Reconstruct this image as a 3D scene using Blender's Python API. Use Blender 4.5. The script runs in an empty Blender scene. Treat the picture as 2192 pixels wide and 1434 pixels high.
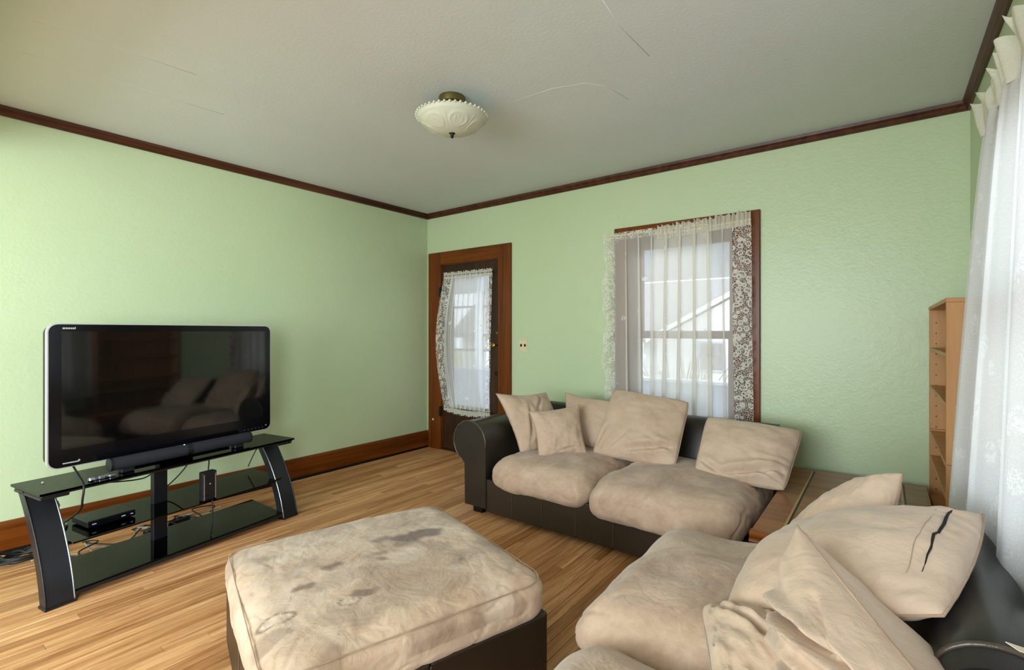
import bpy, bmesh, math, random
from mathutils import Vector, Matrix, noise

random.seed(7)
sc = bpy.context.scene
col = sc.collection
V = Vector
PI = math.pi

# ------------------------------------------------------------------ camera, world, light
F_PX = 1043.0
cam_d = bpy.data.cameras.new('camera'); cam = bpy.data.objects.new('camera', cam_d); col.objects.link(cam)
cam.location = (0, 0, 1.292)
cam.rotation_euler = (PI / 2, 0, math.radians(37.4))
cam_d.sensor_width = 36; cam_d.sensor_fit = 'HORIZONTAL'
cam_d.lens = F_PX / 2192 * 36
cam_d.shift_y = -8 / 2192
cam_d.clip_start = 0.02
sc.camera = cam

sc.view_settings.view_transform = 'Standard'
sc.view_settings.look = 'None'
sc.view_settings.gamma = 1
sc.view_settings.use_curve_mapping = False
sc.view_settings.exposure = 0.1
sc.cycles.use_denoising = True
sc.cycles.transparent_max_bounces = 24
sc.cycles.max_bounces = 10
sc.cycles.sample_clamp_indirect = 6

world = bpy.data.worlds.new('sky'); sc.world = world; world.use_nodes = True
bg = world.node_tree.nodes['Background']
bg.inputs[0].default_value = (0.80, 0.90, 1.0, 1); bg.inputs[1].default_value = 3.2


def area(name, loc, target, sx, sy, power, color):
    d = bpy.data.lights.new(name, 'AREA'); d.shape = 'RECTANGLE'; d.size = sx; d.size_y = sy
    d.energy = power; d.color = color
    o = bpy.data.objects.new(name, d); col.objects.link(o); o.location = loc
    o.rotation_euler = (V(target) - V(loc)).to_track_quat('-Z', 'Y').to_euler()
    return o


# daylight of the adjoining room behind the camera, daylight outside the right-hand window, and added fills
area('daylight_adjoining_room', (-1.3, -2.75, 1.30), (-1.5, 3.0, 1.45), 2.8, 1.0, 116, (0.83, 0.94, 1.0))
area('fill_left_wall', (0.53, -1.22, 1.42), (-4.0, -0.9, 1.30), 1.25, 1.25, 146, (0.83, 0.94, 1.0))  # added fill for the left wall, outside an invented window
area('fill_overhead', (-1.5, -2.3, 2.26), (-1.7, 2.4, 0.2), 2.6, 0.9, 42, (0.86, 0.94, 1.0))  # unseen lamp added to brighten the floor and seat tops
area('fill_porch', (-1.7, 5.25, 2.50), (-1.4, 2.2, 0.4), 3.2, 0.5, 40, (0.88, 0.94, 1.0))  # added fill tucked under the porch roof, brightens seats and net curtains
area('daylight_right_window', (1.25, 1.45, 1.75), (-1.5, 1.6, 1.0), 2.2, 1.6, 26, (0.84, 0.92, 1.0))

# ------------------------------------------------------------------ room numbers
XL, XR, YB, YF, H = -4.08, 0.386, 3.773, -2.95, 2.60
WT = 0.16


def ray(px, py):
    u = (px - 1096) / F_PX
    return V((-0.6074 + 0.7944 * u, 0.7944 + 0.6074 * u, -(py - 709) / F_PX))


def at_z(px, py, z):                       # where a sight line meets a level
    r = ray(px, py); t = (z - 1.292) / r.z
    return V((r.x * t, r.y * t, z))


def at_y(px, py, y):
    r = ray(px, py); t = y / r.y
    return V((r.x * t, y, 1.292 + r.z * t))


# ------------------------------------------------------------------ materials
def lin(c):
    return tuple((x / 255 / 12.92) if x / 255 <= 0.04045 else ((x / 255 + 0.055) / 1.055) ** 2.4 for x in c) + (1,)


class NT:
    def __init__(s, name):
        s.m = bpy.data.materials.new(name); s.m.use_nodes = True
        s.t = s.m.node_tree; s.b = s.t.nodes['Principled BSDF']; s.out = s.t.nodes['Material Output']

    def n(s, typ, **kw):
        nd = s.t.nodes.new(typ)
        for k, v in kw.items():
            if k.startswith('i_'):
                key = k[2:]
                key = int(key) if key.isdigit() else key.replace('_', ' ')
                nd.inputs[key].default_value = v
            else:
                setattr(nd, k, v)
        return nd

    def l(s, a, b):
        s.t.links.new(a, b)

    def coord(s, which='Object', scale=(1, 1, 1), loc=(0, 0, 0)):
        tc = s.n('ShaderNodeTexCoord'); mp = s.n('ShaderNodeMapping')
        mp.inputs['Scale'].default_value = scale; mp.inputs['Location'].default_value = loc
        s.l(tc.outputs[which], mp.inputs[0]); return mp.outputs[0]

    def noise(s, vec, scale, detail=4, rough=0.55, dist=0.0):
        nd = s.n('ShaderNodeTexNoise'); nd.inputs['Scale'].default_value = scale
        nd.inputs['Detail'].default_value = detail; nd.inputs['Roughness'].default_value = rough
        nd.inputs['Distortion'].default_value = dist
        s.l(vec, nd.inputs['Vector']); return nd.outputs[0]

    def voro(s, vec, scale, feature='F1'):
        nd = s.n('ShaderNodeTexVoronoi'); nd.feature = feature; nd.inputs['Scale'].default_value = scale
        s.l(vec, nd.inputs['Vector']); return nd.outputs['Distance']

    def ramp(s, fac, stops):
        r = s.n('ShaderNodeValToRGB'); e = r.color_ramp.elements
        while len(e) < len(stops): e.new(0.5)
        for el, (p, c) in zip(e, stops):
            el.position = p; el.color = c if len(c) == 4 else tuple(c) + (1,)
        s.l(fac, r.inputs[0]); return r.outputs[0]

    def math(s, op, a, b=None, c=None):
        nd = s.n('ShaderNodeMath'); nd.operation = op
        for i, x in enumerate((a, b, c)):
            if x is None: continue
            if isinstance(x, (int, float)): nd.inputs[i].default_value = x
            else: s.l(x, nd.inputs[i])
        return nd.outputs[0]

    def mix(s, fac, a, b, blend='MIX'):
        nd = s.n('ShaderNodeMix'); nd.data_type = 'RGBA'; nd.blend_type = blend
        for sock, x in ((nd.inputs[0], fac), (nd.inputs[6], a), (nd.inputs[7], b)):
            if isinstance(x, (int, float)): sock.default_value = x
            elif isinstance(x, tuple): sock.default_value = x
            else: s.l(x, sock)
        return nd.outputs[2]

    def bump(s, h, strength, dist=0.01, prev=None):
        nd = s.n('ShaderNodeBump'); nd.inputs['Strength'].default_value = strength; nd.inputs['Distance'].default_value = dist
        s.l(h, nd.inputs['Height'])
        if prev is not None: s.l(prev, nd.inputs['Normal'])
        return nd.outputs[0]

    def base(s, c):
        if isinstance(c, tuple): s.b.inputs['Base Color'].default_value = c
        else: s.l(c, s.b.inputs['Base Color'])

    def rough(s, r):
        if isinstance(r, (int, float)): s.b.inputs['Roughness'].default_value = r
        else: s.l(r, s.b.inputs['Roughness'])

    def normal(s, n_): s.l(n_, s.b.inputs['Normal'])


def m_wall():
    k = NT('green_wall_paint'); v = k.coord('Object')
    a = k.noise(v, 1.1, 3); c = k.ramp(a, [(0.3, lin((186, 201, 160))), (0.7, lin((190, 204, 165)))])
    k.base(c); k.rough(0.36)
    b = k.noise(v, 55, 4, 0.6); b2 = k.noise(v, 13, 3)
    n1 = k.bump(b, 0.22, 0.006); k.normal(k.bump(b2, 0.12, 0.012, n1)); return k.m


def m_ceiling():
    k = NT('ceiling_paint'); v = k.coord('Object')
    a = k.noise(v, 0.9, 4); c = k.ramp(a, [(0.3, lin((206, 211, 210))), (0.7, lin((212, 217, 217)))])
    k.base(c); k.rough(0.5)
    b = k.noise(v, 60, 5, 0.65); sv = k.coord('Object', (9, 0.7, 1)); st = k.noise(sv, 2.2, 4)
    n1 = k.bump(b, 0.22, 0.006); k.normal(k.bump(st, 0.14, 0.012, n1)); return k.m


def m_wood(name, dark, light, along='Y', gloss=0.3, scale=1.0, rnd=0.0):
    k = NT(name)
    tc = k.n('ShaderNodeTexCoord')
    sc_ = {'X': (0.7, 14, 14), 'Y': (14, 0.7, 14), 'Z': (14, 14, 0.7)}[along]
    mp = k.n('ShaderNodeMapping'); mp.inputs['Scale'].default_value = tuple(x * scale for x in sc_)
    k.l(tc.outputs['Object'], mp.inputs[0])
    vec = mp.outputs[0]
    oi = k.n('ShaderNodeObjectInfo')
    if rnd:
        ad = k.n('ShaderNodeVectorMath'); ad.operation = 'ADD'
        cb = k.n('ShaderNodeCombineXYZ'); k.l(k.math('MULTIPLY', oi.outputs['Random'], 91), cb.inputs[0]); k.l(k.math('MULTIPLY', oi.outputs['Random'], 37), cb.inputs[1])
        k.l(vec, ad.inputs[0]); k.l(cb.outputs[0], ad.inputs[1]); vec = ad.outputs[0]
    a = k.noise(vec, 2.0, 6, 0.6, 0.6)
    c = k.ramp(a, [(0.28, dark), (0.5, tuple((x + y) / 2 for x, y in zip(dark, light))), (0.72, light)])
    if rnd:
        w = k.n('ShaderNodeTexWhiteNoise'); w.noise_dimensions = '1D'; k.l(oi.outputs['Random'], w.inputs['W'])
        tone = k.ramp(w.outputs['Value'], [(0.0, (0.66, 0.56, 0.46, 1)), (0.3, (0.92, 0.86, 0.80, 1)), (1.0, (1.12, 1.10, 1.08, 1))])
        c = k.mix(rnd, c, tone, 'MULTIPLY')
    if rnd:
        gr = k.noise(vec, 5.5, 5, 0.7, 0.3)
        c = k.mix(1.0, c, k.ramp(gr, [(0.34, (0.66, 0.56, 0.46, 1)), (0.47, (1, 1, 1, 1))]), 'MULTIPLY')
    k.base(c); k.rough(gloss); k.b.inputs['Specular IOR Level'].default_value = 0.25
    fine = k.noise(vec, 9, 3); k.normal(k.bump(fine, 0.08, 0.003)); return k.m


def m_suede(name, c_lo, c_hi, blotch=2.2, stain=False, wr=0.35):
    k = NT(name); v = k.coord('Object')
    a = k.noise(v, blotch, 5, 0.62, 0.8); b = k.noise(v, blotch * 4.2, 5, 0.65)
    f = k.math('ADD', k.math('MULTIPLY', a, 0.68), k.math('MULTIPLY', b, 0.32))
    c = k.ramp(f, [(0.36, c_lo), (0.52, tuple((x + y) / 2 for x, y in zip(c_lo, c_hi))), (0.66, c_hi)])
    if stain:
        at2 = k.n('ShaderNodeAttribute'); at2.attribute_name = 'worn'
        c = k.mix(at2.outputs['Fac'], c, lin((216, 196, 174)))
        at = k.n('ShaderNodeAttribute'); at.attribute_name = 'stain'
        c = k.mix(at.outputs['Fac'], c, lin((92, 64, 45)))
    k.base(c); k.rough(0.92)
    k.b.inputs['Sheen Weight'].default_value = 0.25; k.b.inputs['Sheen Roughness'].default_value = 0.5
    k.b.inputs['Specular IOR Level'].default_value = 0.15
    w = k.noise(v, 16, 4, 0.6, 1.2); w2 = k.noise(v, 5.0, 3, 0.5, 1.0)
    n1 = k.bump(w, wr * 0.5, 0.012); n2 = k.bump(w2, wr, 0.02, n1)
    k.normal(n2); return k.m


def m_leather(name, c, r=0.36, grain=0.12):
    k = NT(name); v = k.coord('Object'); a = k.noise(v, 3, 4)
    k.base(k.ramp(a, [(0.3, tuple(x * 0.75 for x in c[:3]) + (1,)), (0.7, c)]))
    k.rough(k.math('ADD', k.math('MULTIPLY', a, 0.18), r - 0.09))
    k.normal(k.bump(k.voro(v, 260), grain, 0.002)); return k.m


def m_plain(name, c, r=0.5, metal=0.0, coat=0.0, bump=None, spec=None):
    k = NT(name); v = k.coord('Object'); a = k.noise(v, 7, 3)
    k.base(k.mix(a, tuple(x * 0.92 for x in c[:3]) + (1,), c)); k.rough(r)
    k.b.inputs['Metallic'].default_value = metal; k.b.inputs['Coat Weight'].default_value = coat
    if spec is not None: k.b.inputs['Specular IOR Level'].default_value = spec
    if bump: k.normal(k.bump(k.noise(v, bump[0], 3), bump[1], 0.004))
    return k.m


def m_cloth(name, c, a_lo, a_hi, kind):
    """net curtain: threads let light through between them; kind picks the weave"""
    k = NT(name); k.t.nodes.remove(k.b)
    tc = k.n('ShaderNodeTexCoord'); uv = tc.outputs['UV']
    if kind == 'lace':
        net = k.math('LESS_THAN', k.voro(uv, 80, 'DISTANCE_TO_EDGE'), 0.07)
        d = k.voro(uv, 24); ring = k.math('COMPARE', d, 0.36, 0.10)
        d2 = k.voro(uv, 24); core = k.math('LESS_THAN', d2, 0.10)
        pat = k.math('MAXIMUM', k.math('MAXIMUM', net, ring), core)
    elif kind == 'sheer':
        pat = k.math('MULTIPLY', k.math('LESS_THAN', k.voro(uv, 6.5), 0.13), k.math('GREATER_THAN', k.noise(uv, 90, 2), 0.47))
    else:
        d = k.voro(uv, 7.0)
        flower = k.math('MULTIPLY', k.math('LESS_THAN', d, 0.33), k.math('GREATER_THAN', k.noise(uv, 48, 3, 0.6, 1.5), 0.5))
        dots = k.math('GREATER_THAN', k.noise(uv, 130, 2), 0.56)
        pat = k.math('MAXIMUM', flower, k.math('MULTIPLY', dots, 0.5))
    alpha = k.math('ADD', k.math('MULTIPLY', pat, a_hi - a_lo), a_lo)
    dif = k.n('ShaderNodeBsdfDiffuse'); dif.inputs[0].default_value = c
    trl = k.n('ShaderNodeBsdfTranslucent'); trl.inputs[0].default_value = c
    tr = k.n('ShaderNodeBsdfTransparent')
    mx = k.n('ShaderNodeMixShader'); mx.inputs[0].default_value = 0.42; k.l(dif.outputs[0], mx.inputs[1]); k.l(trl.outputs[0], mx.inputs[2])
    nb = k.bump(pat, 0.3, 0.004); k.l(nb, dif.inputs['Normal'])
    m2 = k.n('ShaderNodeMixShader'); k.l(alpha, m2.inputs[0]); k.l(tr.outputs[0], m2.inputs[1]); k.l(mx.outputs[0], m2.inputs[2])
    k.l(m2.outputs[0], k.out.inputs[0]); return k.m


def m_pane(name, tint=(1, 1, 1, 1), refl=1.0):
    k = NT(name); k.t.nodes.remove(k.b)
    tr = k.n('ShaderNodeBsdfTransparent'); tr.inputs[0].default_value = tint
    gl = k.n('ShaderNodeBsdfGlossy'); gl.inputs['Roughness'].default_value = 0.03
    v = k.coord('Object'); k.l(k.bump(k.noise(v, 3, 2), 0.02, 0.002), gl.inputs['Normal'])
    fr = k.n('ShaderNodeFresnel'); fr.inputs[0].default_value = 1.5
    mx = k.n('ShaderNodeMixShader'); k.l(k.math('MULTIPLY', fr.outputs[0], refl), mx.inputs[0])
    k.l(tr.outputs[0], mx.inputs[1]); k.l(gl.outputs[0], mx.inputs[2]); k.l(mx.outputs[0], k.out.inputs[0]); return k.m


M = {}
M['wall'] = m_wall()
M['ceiling'] = m_ceiling()
M['plank'] = m_wood('honey_strip_floor', lin((170, 108, 62)), lin((238, 190, 138)), 'Y', 0.42, 1.0, 1.0)
M['subfloor'] = m_plain('dark_joint', lin((70, 40, 20)), 0.9)
M['trim'] = m_wood('dark_stained_trim', lin((70, 32, 6)), lin((126, 64, 16)), 'Z', 0.3, 0.7)
M['trim_x'] = m_wood('dark_stained_trim_along_x', lin((70, 32, 6)), lin((126, 64, 16)), 'X', 0.3, 0.7)
M['trim_y'] = m_wood('dark_stained_trim_along_y', lin((70, 32, 6)), lin((126, 64, 16)), 'Y', 0.3, 0.7)
M['crown'] = m_wood('crown_wood', lin((52, 26, 14)), lin((92, 54, 34)), 'Y', 0.35, 0.7)
M['door'] = m_wood('door_wood', lin((42, 24, 14)), lin((66, 42, 26)), 'Z', 0.35, 0.8)
M['case'] = m_wood('light_maple_laminate', lin((168, 118, 72)), lin((196, 146, 96)), 'Z', 0.45, 0.5)
M['table'] = m_wood('table_walnut', lin((112, 66, 34)), lin((160, 104, 58)), 'X', 0.24, 0.6)
M['table_edge'] = m_wood('table_edge_wood', lin((110, 56, 22)), lin((158, 90, 40)), 'X', 0.2, 0.7)
M['inlay'] = m_plain('worn_inlay', lin((186, 146, 92)), 0.35)
M['leather'] = m_leather('dark_brown_leather', lin((44, 38, 31)), 0.34)
M['leather2'] = m_leather('brown_leather_panel', lin((50, 36, 22)), 0.45)
M['leather3'] = m_leather('black_leather', lin((40, 37, 35)), 0.36)
M['piping'] = m_leather('leather_piping', lin((74, 62, 52)), 0.25)
M['stitch'] = m_plain('stitch_seam', lin((96, 80, 62)), 0.7)
TA, TB = lin((160, 130, 107)), lin((206, 179, 156))
M['pillow'] = m_suede('suede_pillow', lin((184, 156, 132)), lin((208, 183, 160)), 2.0, wr=0.75)
M['seat'] = m_suede('suede_seat', TA, TB, 2.4, wr=0.75)
M['ottoman'] = m_suede('suede_stained', lin((176, 145, 119)), lin((216, 189, 164)), 2.8, stain=True, wr=0.65)
M['seam'] = m_suede('suede_seam', lin((150, 122, 98)), lin((190, 162, 136)), 3.0)
M['tear'] = m_plain('dark_tear', lin((22, 18, 16)), 0.95)
M['black'] = m_plain('black_plastic', lin((16, 16, 20)), 0.42)
M['blackgloss'] = m_plain('gloss_black_bezel', lin((9, 9, 13)), 0.14, spec=0.4)
M['screen'] = m_plain('dark_screen', lin((8, 8, 9)), 0.05, spec=0.9)
M['silver'] = m_plain('silver_trim', lin((225, 226, 228)), 0.3, 0.6)
M['mark'] = m_plain('pale_print', lin((176, 178, 182)), 0.5)
M['dimmark'] = m_plain('dim_print', lin((74, 74, 80)), 0.5)
M['darkmetal'] = m_plain('powder_coated_metal', lin((44, 44, 48)), 0.38, 0.5, bump=(160, 0.1))
M['edge'] = m_plain('bright_metal_edge', lin((176, 180, 188)), 0.25, 0.9)
M['smoke'] = m_pane('smoked_glass', (0.04, 0.045, 0.04, 1), 0.75)
M['glass'] = m_pane('window_pane', (0.97, 0.98, 0.99, 1), 0.8)
M['bar'] = m_plain('bar_cloth', lin((28, 27, 34)), 0.85, bump=(400, 0.2))
M['brass'] = m_plain('polished_brass', lin((190, 150, 80)), 0.22, 1.0)
M['antique'] = m_plain('antique_brass', lin((128, 116, 70)), 0.28, 0.9)
M['iron'] = m_plain('dark_iron', lin((28, 24, 22)), 0.45, 0.6)
M['bowl'] = m_plain('frosted_cream_glass', lin((206, 207, 188)), 0.48)
M['ivory'] = m_plain('ivory_plate', lin((222, 208, 168)), 0.35)
M['sheer'] = m_cloth('sheer_net', lin((247, 244, 236)), 0.50, 0.90, 'sheer')
M['lace'] = m_cloth('cream_lace', lin((246, 243, 232)), 0.04, 0.95, 'lace')
M['heading'] = m_cloth('gathered_heading', lin((240, 236, 220)), 0.86, 0.97, 'heavy')
M['heavy'] = m_cloth('patterned_net', lin((240, 239, 238)), 0.82, 0.97, 'heavy')
M['cable'] = m_plain('black_cable', lin((14, 14, 14)), 0.5)
M['cablegrey'] = m_plain('grey_cable', lin((150, 146, 138)), 0.5)
M['white'] = m_plain('white_siding', lin((236, 236, 238)), 0.7)
M['porch'] = m_plain('porch_paint', lin((196, 198, 214)), 0.7)
M['shingle'] = m_plain('grey_shingle', lin((150, 146, 146)), 0.9, bump=(30, 0.6))
M['ground'] = m_plain('dry_lawn', lin((186, 174, 140)), 1.0, bump=(6, 0.8))
M['twig'] = m_plain('dry_twig', lin((160, 138, 108)), 1.0)
M['paper'] = m_plain('cream_card', lin((236, 224, 196)), 0.8)


# ------------------------------------------------------------------ mesh helpers
def link(o, parent=None, world_space=True):
    col.objects.link(o)
    if parent is not None:
        o.parent = parent
        if world_space:
            q = parent
            mw = Matrix.Identity(4)
            chain = []
            while q is not None:
                chain.append(q); q = q.parent
            for q in reversed(chain):
                mw = mw @ q.matrix_parent_inverse @ Matrix.LocRotScale(q.location, q.rotation_euler, q.scale)
            o.matrix_parent_inverse = mw.inverted()
    return o


def thing(name, label=None, cat=None, loc=(0, 0, 0), rotz=0.0, group=None, kind=None):
    o = bpy.data.objects.new(name, None); col.objects.link(o)
    o.location = loc; o.rotation_euler = (0, 0, rotz); o.empty_display_size = 0.1
    tag(o, label, cat, group, kind); return o


def tag(o, label=None, cat=None, group=None, kind=None):
    if label: o['label'] = label
    if cat: o['category'] = cat
    if group: o['group'] = group
    if kind: o['kind'] = kind
    return o


class MB:
    def __init__(s):
        s.bm = bmesh.new(); s.uv = None

    def box(s, x0, x1, y0, y1, z0, z1, bevel=0.0, mat=None, seg=1):
        r = bmesh.ops.create_cube(s.bm, size=1.0)
        vs = r['verts']
        bmesh.ops.scale(s.bm, vec=(x1 - x0, y1 - y0, z1 - z0), verts=vs)
        bmesh.ops.translate(s.bm, vec=((x0 + x1) / 2, (y0 + y1) / 2, (z0 + z1) / 2), verts=vs)
        if bevel > 0:
            es = list({e for v in vs for e in v.link_edges})
            rr = bmesh.ops.bevel(s.bm, geom=es, offset=bevel, segments=seg, affect='EDGES', profile=0.5)
            vs = list({v for f in rr['faces'] for v in f.verts} | {v for v in vs if v.is_valid})
        if mat is not None:
            bmesh.ops.transform(s.bm, matrix=mat, verts=vs)
        return s

    def prism(s, prof, axis, a0, a1):
        """closed 2-D outline pushed along an axis: 'x' -> (y,z), 'y' -> (x,z), 'z' -> (x,y)"""
        def p(q, a):
            return V((a, q[0], q[1])) if axis == 'x' else V((q[0], a, q[1])) if axis == 'y' else V((q[0], q[1], a))
        A = [s.bm.verts.new(p(q, a0)) for q in prof]; B = [s.bm.verts.new(p(q, a1)) for q in prof]
        n = len(prof)
        for i in range(n):
            s.bm.faces.new((A[i], A[(i + 1) % n], B[(i + 1) % n], B[i]))
        s.bm.faces.new(A); s.bm.faces.new(B); return s

    def tube(s, pts, r, n=8, cap=True, closed=False):
        pts = [V(p) for p in pts]; rings = []
        m = len(pts)
        prev = None
        for i, p in enumerate(pts):
            if closed: d = pts[(i + 1) % m] - pts[i - 1]
            else: d = pts[min(i + 1, m - 1)] - pts[max(i - 1, 0)]
            d.normalize()
            if prev is None:
                up = V((0, 0, 1)) if abs(d.z) < 0.9 else V((1, 0, 0)); a = d.cross(up).normalized()
            else:
                a = (prev - d * prev.dot(d)).normalized()
            prev = a; b = d.cross(a)
            rr = r[i] if isinstance(r, (list, tuple)) else r
            rings.append([s.bm.verts.new(p + (a * math.cos(2 * PI * j / n) + b * math.sin(2 * PI * j / n)) * rr) for j in range(n)])
        for i in range(m if closed else m - 1):
            A, B = rings[i], rings[(i + 1) % m]
            for j in range(n): s.bm.faces.new((A[j], A[(j + 1) % n], B[(j + 1) % n], B[j]))
        if cap and not closed:
            s.bm.faces.new(rings[0]); s.bm.faces.new(rings[-1])
        return s

    def lathe(s, prof, c, n=32, axis='z', wob=None):
        rings = []
        for (r, z) in prof:
            ring = []
            for j in range(n):
                a = 2 * PI * j / n
                rr, zz = (r, z) if wob is None else wob(r, z, a)
                q = V((rr * math.cos(a), rr * math.sin(a), zz))
                if axis == 'y': q = V((q.x, q.z, q.y))
                if axis == 'x': q = V((q.z, q.x, q.y))
                ring.append(s.bm.verts.new(V(c) + q))
            rings.append(ring)
        for A, B in zip(rings, rings[1:]):
            for j in range(n): s.bm.faces.new((A[j], A[(j + 1) % n], B[(j + 1) % n], B[j]))
        s.bm.faces.new(rings[0]); s.bm.faces.new(rings[-1]); return s

    def grid(s, f, nu, nv, uvf=None):
        if uvf and s.uv is None: s.uv = s.bm.loops.layers.uv.new('UVMap')
        g = [[s.bm.verts.new(f(i / nu, j / nv)) for j in range(nv + 1)] for i in range(nu + 1)]
        for i in range(nu):
            for j in range(nv):
                fc = s.bm.faces.new((g[i][j], g[i + 1][j], g[i + 1][j + 1], g[i][j + 1]))
                if uvf:
                    for lp, (a, b) in zip(fc.loops, ((i, j), (i + 1, j), (i + 1, j + 1), (i, j + 1))):
                        lp[s.uv].uv = uvf(a / nu, b / nv)
        return s

    def quad(s, *pts):
        s.bm.faces.new([s.bm.verts.new(p) for p in pts]); return s

    def build(s, name, mat, parent=None, smooth=False, local=False, fix=True):
        if fix: bmesh.ops.recalc_face_normals(s.bm, faces=s.bm.faces)
        me = bpy.data.meshes.new(name); s.bm.to_mesh(me); s.bm.free()
        me.materials.append(mat if not isinstance(mat, str) else M[mat])
        if smooth:
            for p in me.polygons: p.use_smooth = True
        o = bpy.data.objects.new(name, me)
        link(o, parent, not local); return o


def smooth_angle(o, deg=40):
    me = o.data
    for p in me.polygons: p.use_smooth = True
    bm = bmesh.new(); bm.from_mesh(me)
    for e in bm.edges:
        if len(e.link_faces) == 2 and e.calc_face_angle(0) > math.radians(deg): e.smooth = False
    bm.to_mesh(me); bm.free(); return o


def fbm(p, o=4):
    return noise.fractal(p, 1.0, 2.0, o)


def ridge(p):
    return 1 - min(1, abs(noise.noise(p)) * 3.2)


def cushion(name, size, mat, parent, loc, rad, crown=0.03, n=36, wr=0.006, seed=0, rotz=0.0, sag=0.0, local=False, attrs=None, post=None):
    """soft box cushion: rounded box, crowned top, creases near its edges"""
    hx, hy, hz = (a / 2 for a in size); rx, ry, rz = rad
    vidx = {}; verts = []; faces = []

    def mp(t):                                        # more rows near the edges
        return math.copysign(abs(t) ** 0.72 if abs(t) > 0 else 0, t)

    def get(p):
        k = tuple(round(c, 5) for c in p)
        if k in vidx: return vidx[k]
        q = V((p[0] * hx, p[1] * hy, p[2] * hz))
        inn = V((max(-(hx - rx), min(hx - rx, q.x)), max(-(hy - ry), min(hy - ry, q.y)), max(-(hz - rz), min(hz - rz, q.z))))
        d = q - inn; e = V((d.x / rx, d.y / ry, d.z / rz)); L = e.length
        w = inn + d / L if L > 1e-6 else q
        nx = V((e.x, e.y, e.z)) / max(L, 1e-6)
        fx, fy = 1 - (w.x / hx) ** 2, 1 - (w.y / hy) ** 2
        if w.z > 0: w.z += crown * max(0, fx) ** 0.6 * max(0, fy) ** 0.6 * (w.z / hz)
        s3 = V((seed * 7.3, seed * 3.1, seed * 1.7))
        edge = 1 - max(0, fx) * max(0, fy)
        h = fbm(w * 3.5 + s3, 3) * wr * 1.6 - wr * 2.0 * max(0, ridge(V((w.x * 5 + w.y * 2, w.y * 7, w.z * 9)) + s3) - 0.72) * (0.35 + edge)
        w = w + nx * h
        if post: w = post(w, V((hx, hy, hz)))
        vidx[k] = len(verts); verts.append(w); return vidx[k]

    for ax in range(3):
        for sg in (-1, 1):
            for i in range(n):
                for j in range(n):
                    qs = []
                    for (a, b) in ((i, j), (i + 1, j), (i + 1, j + 1), (i, j + 1)):
                        u, v_ = mp(2 * a / n - 1), mp(2 * b / n - 1)
                        c = [0, 0, 0]; c[ax] = sg; c[(ax + 1) % 3] = u; c[(ax + 2) % 3] = v_
                        qs.append(get(c))
                    if sg < 0: qs.reverse()
                    faces.append(qs)
    me = bpy.data.meshes.new(name); me.from_pydata([tuple(v) for v in verts], [], faces)
    me.materials.append(M[mat])
    for p in me.polygons: p.use_smooth = True
    if attrs:
        for an, fn in attrs.items():
            at = me.attributes.new(an, 'FLOAT', 'POINT')
            for i, v in enumerate(verts): at.data[i].value = fn(v)
    o = bpy.data.objects.new(name, me)
    if local:
        link(o, parent, False); o.location = loc; o.rotation_euler = (0, 0, rotz)
    else:
        link(o, parent, True); o.location = loc; o.rotation_euler = (0, 0, rotz)
    return o


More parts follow.
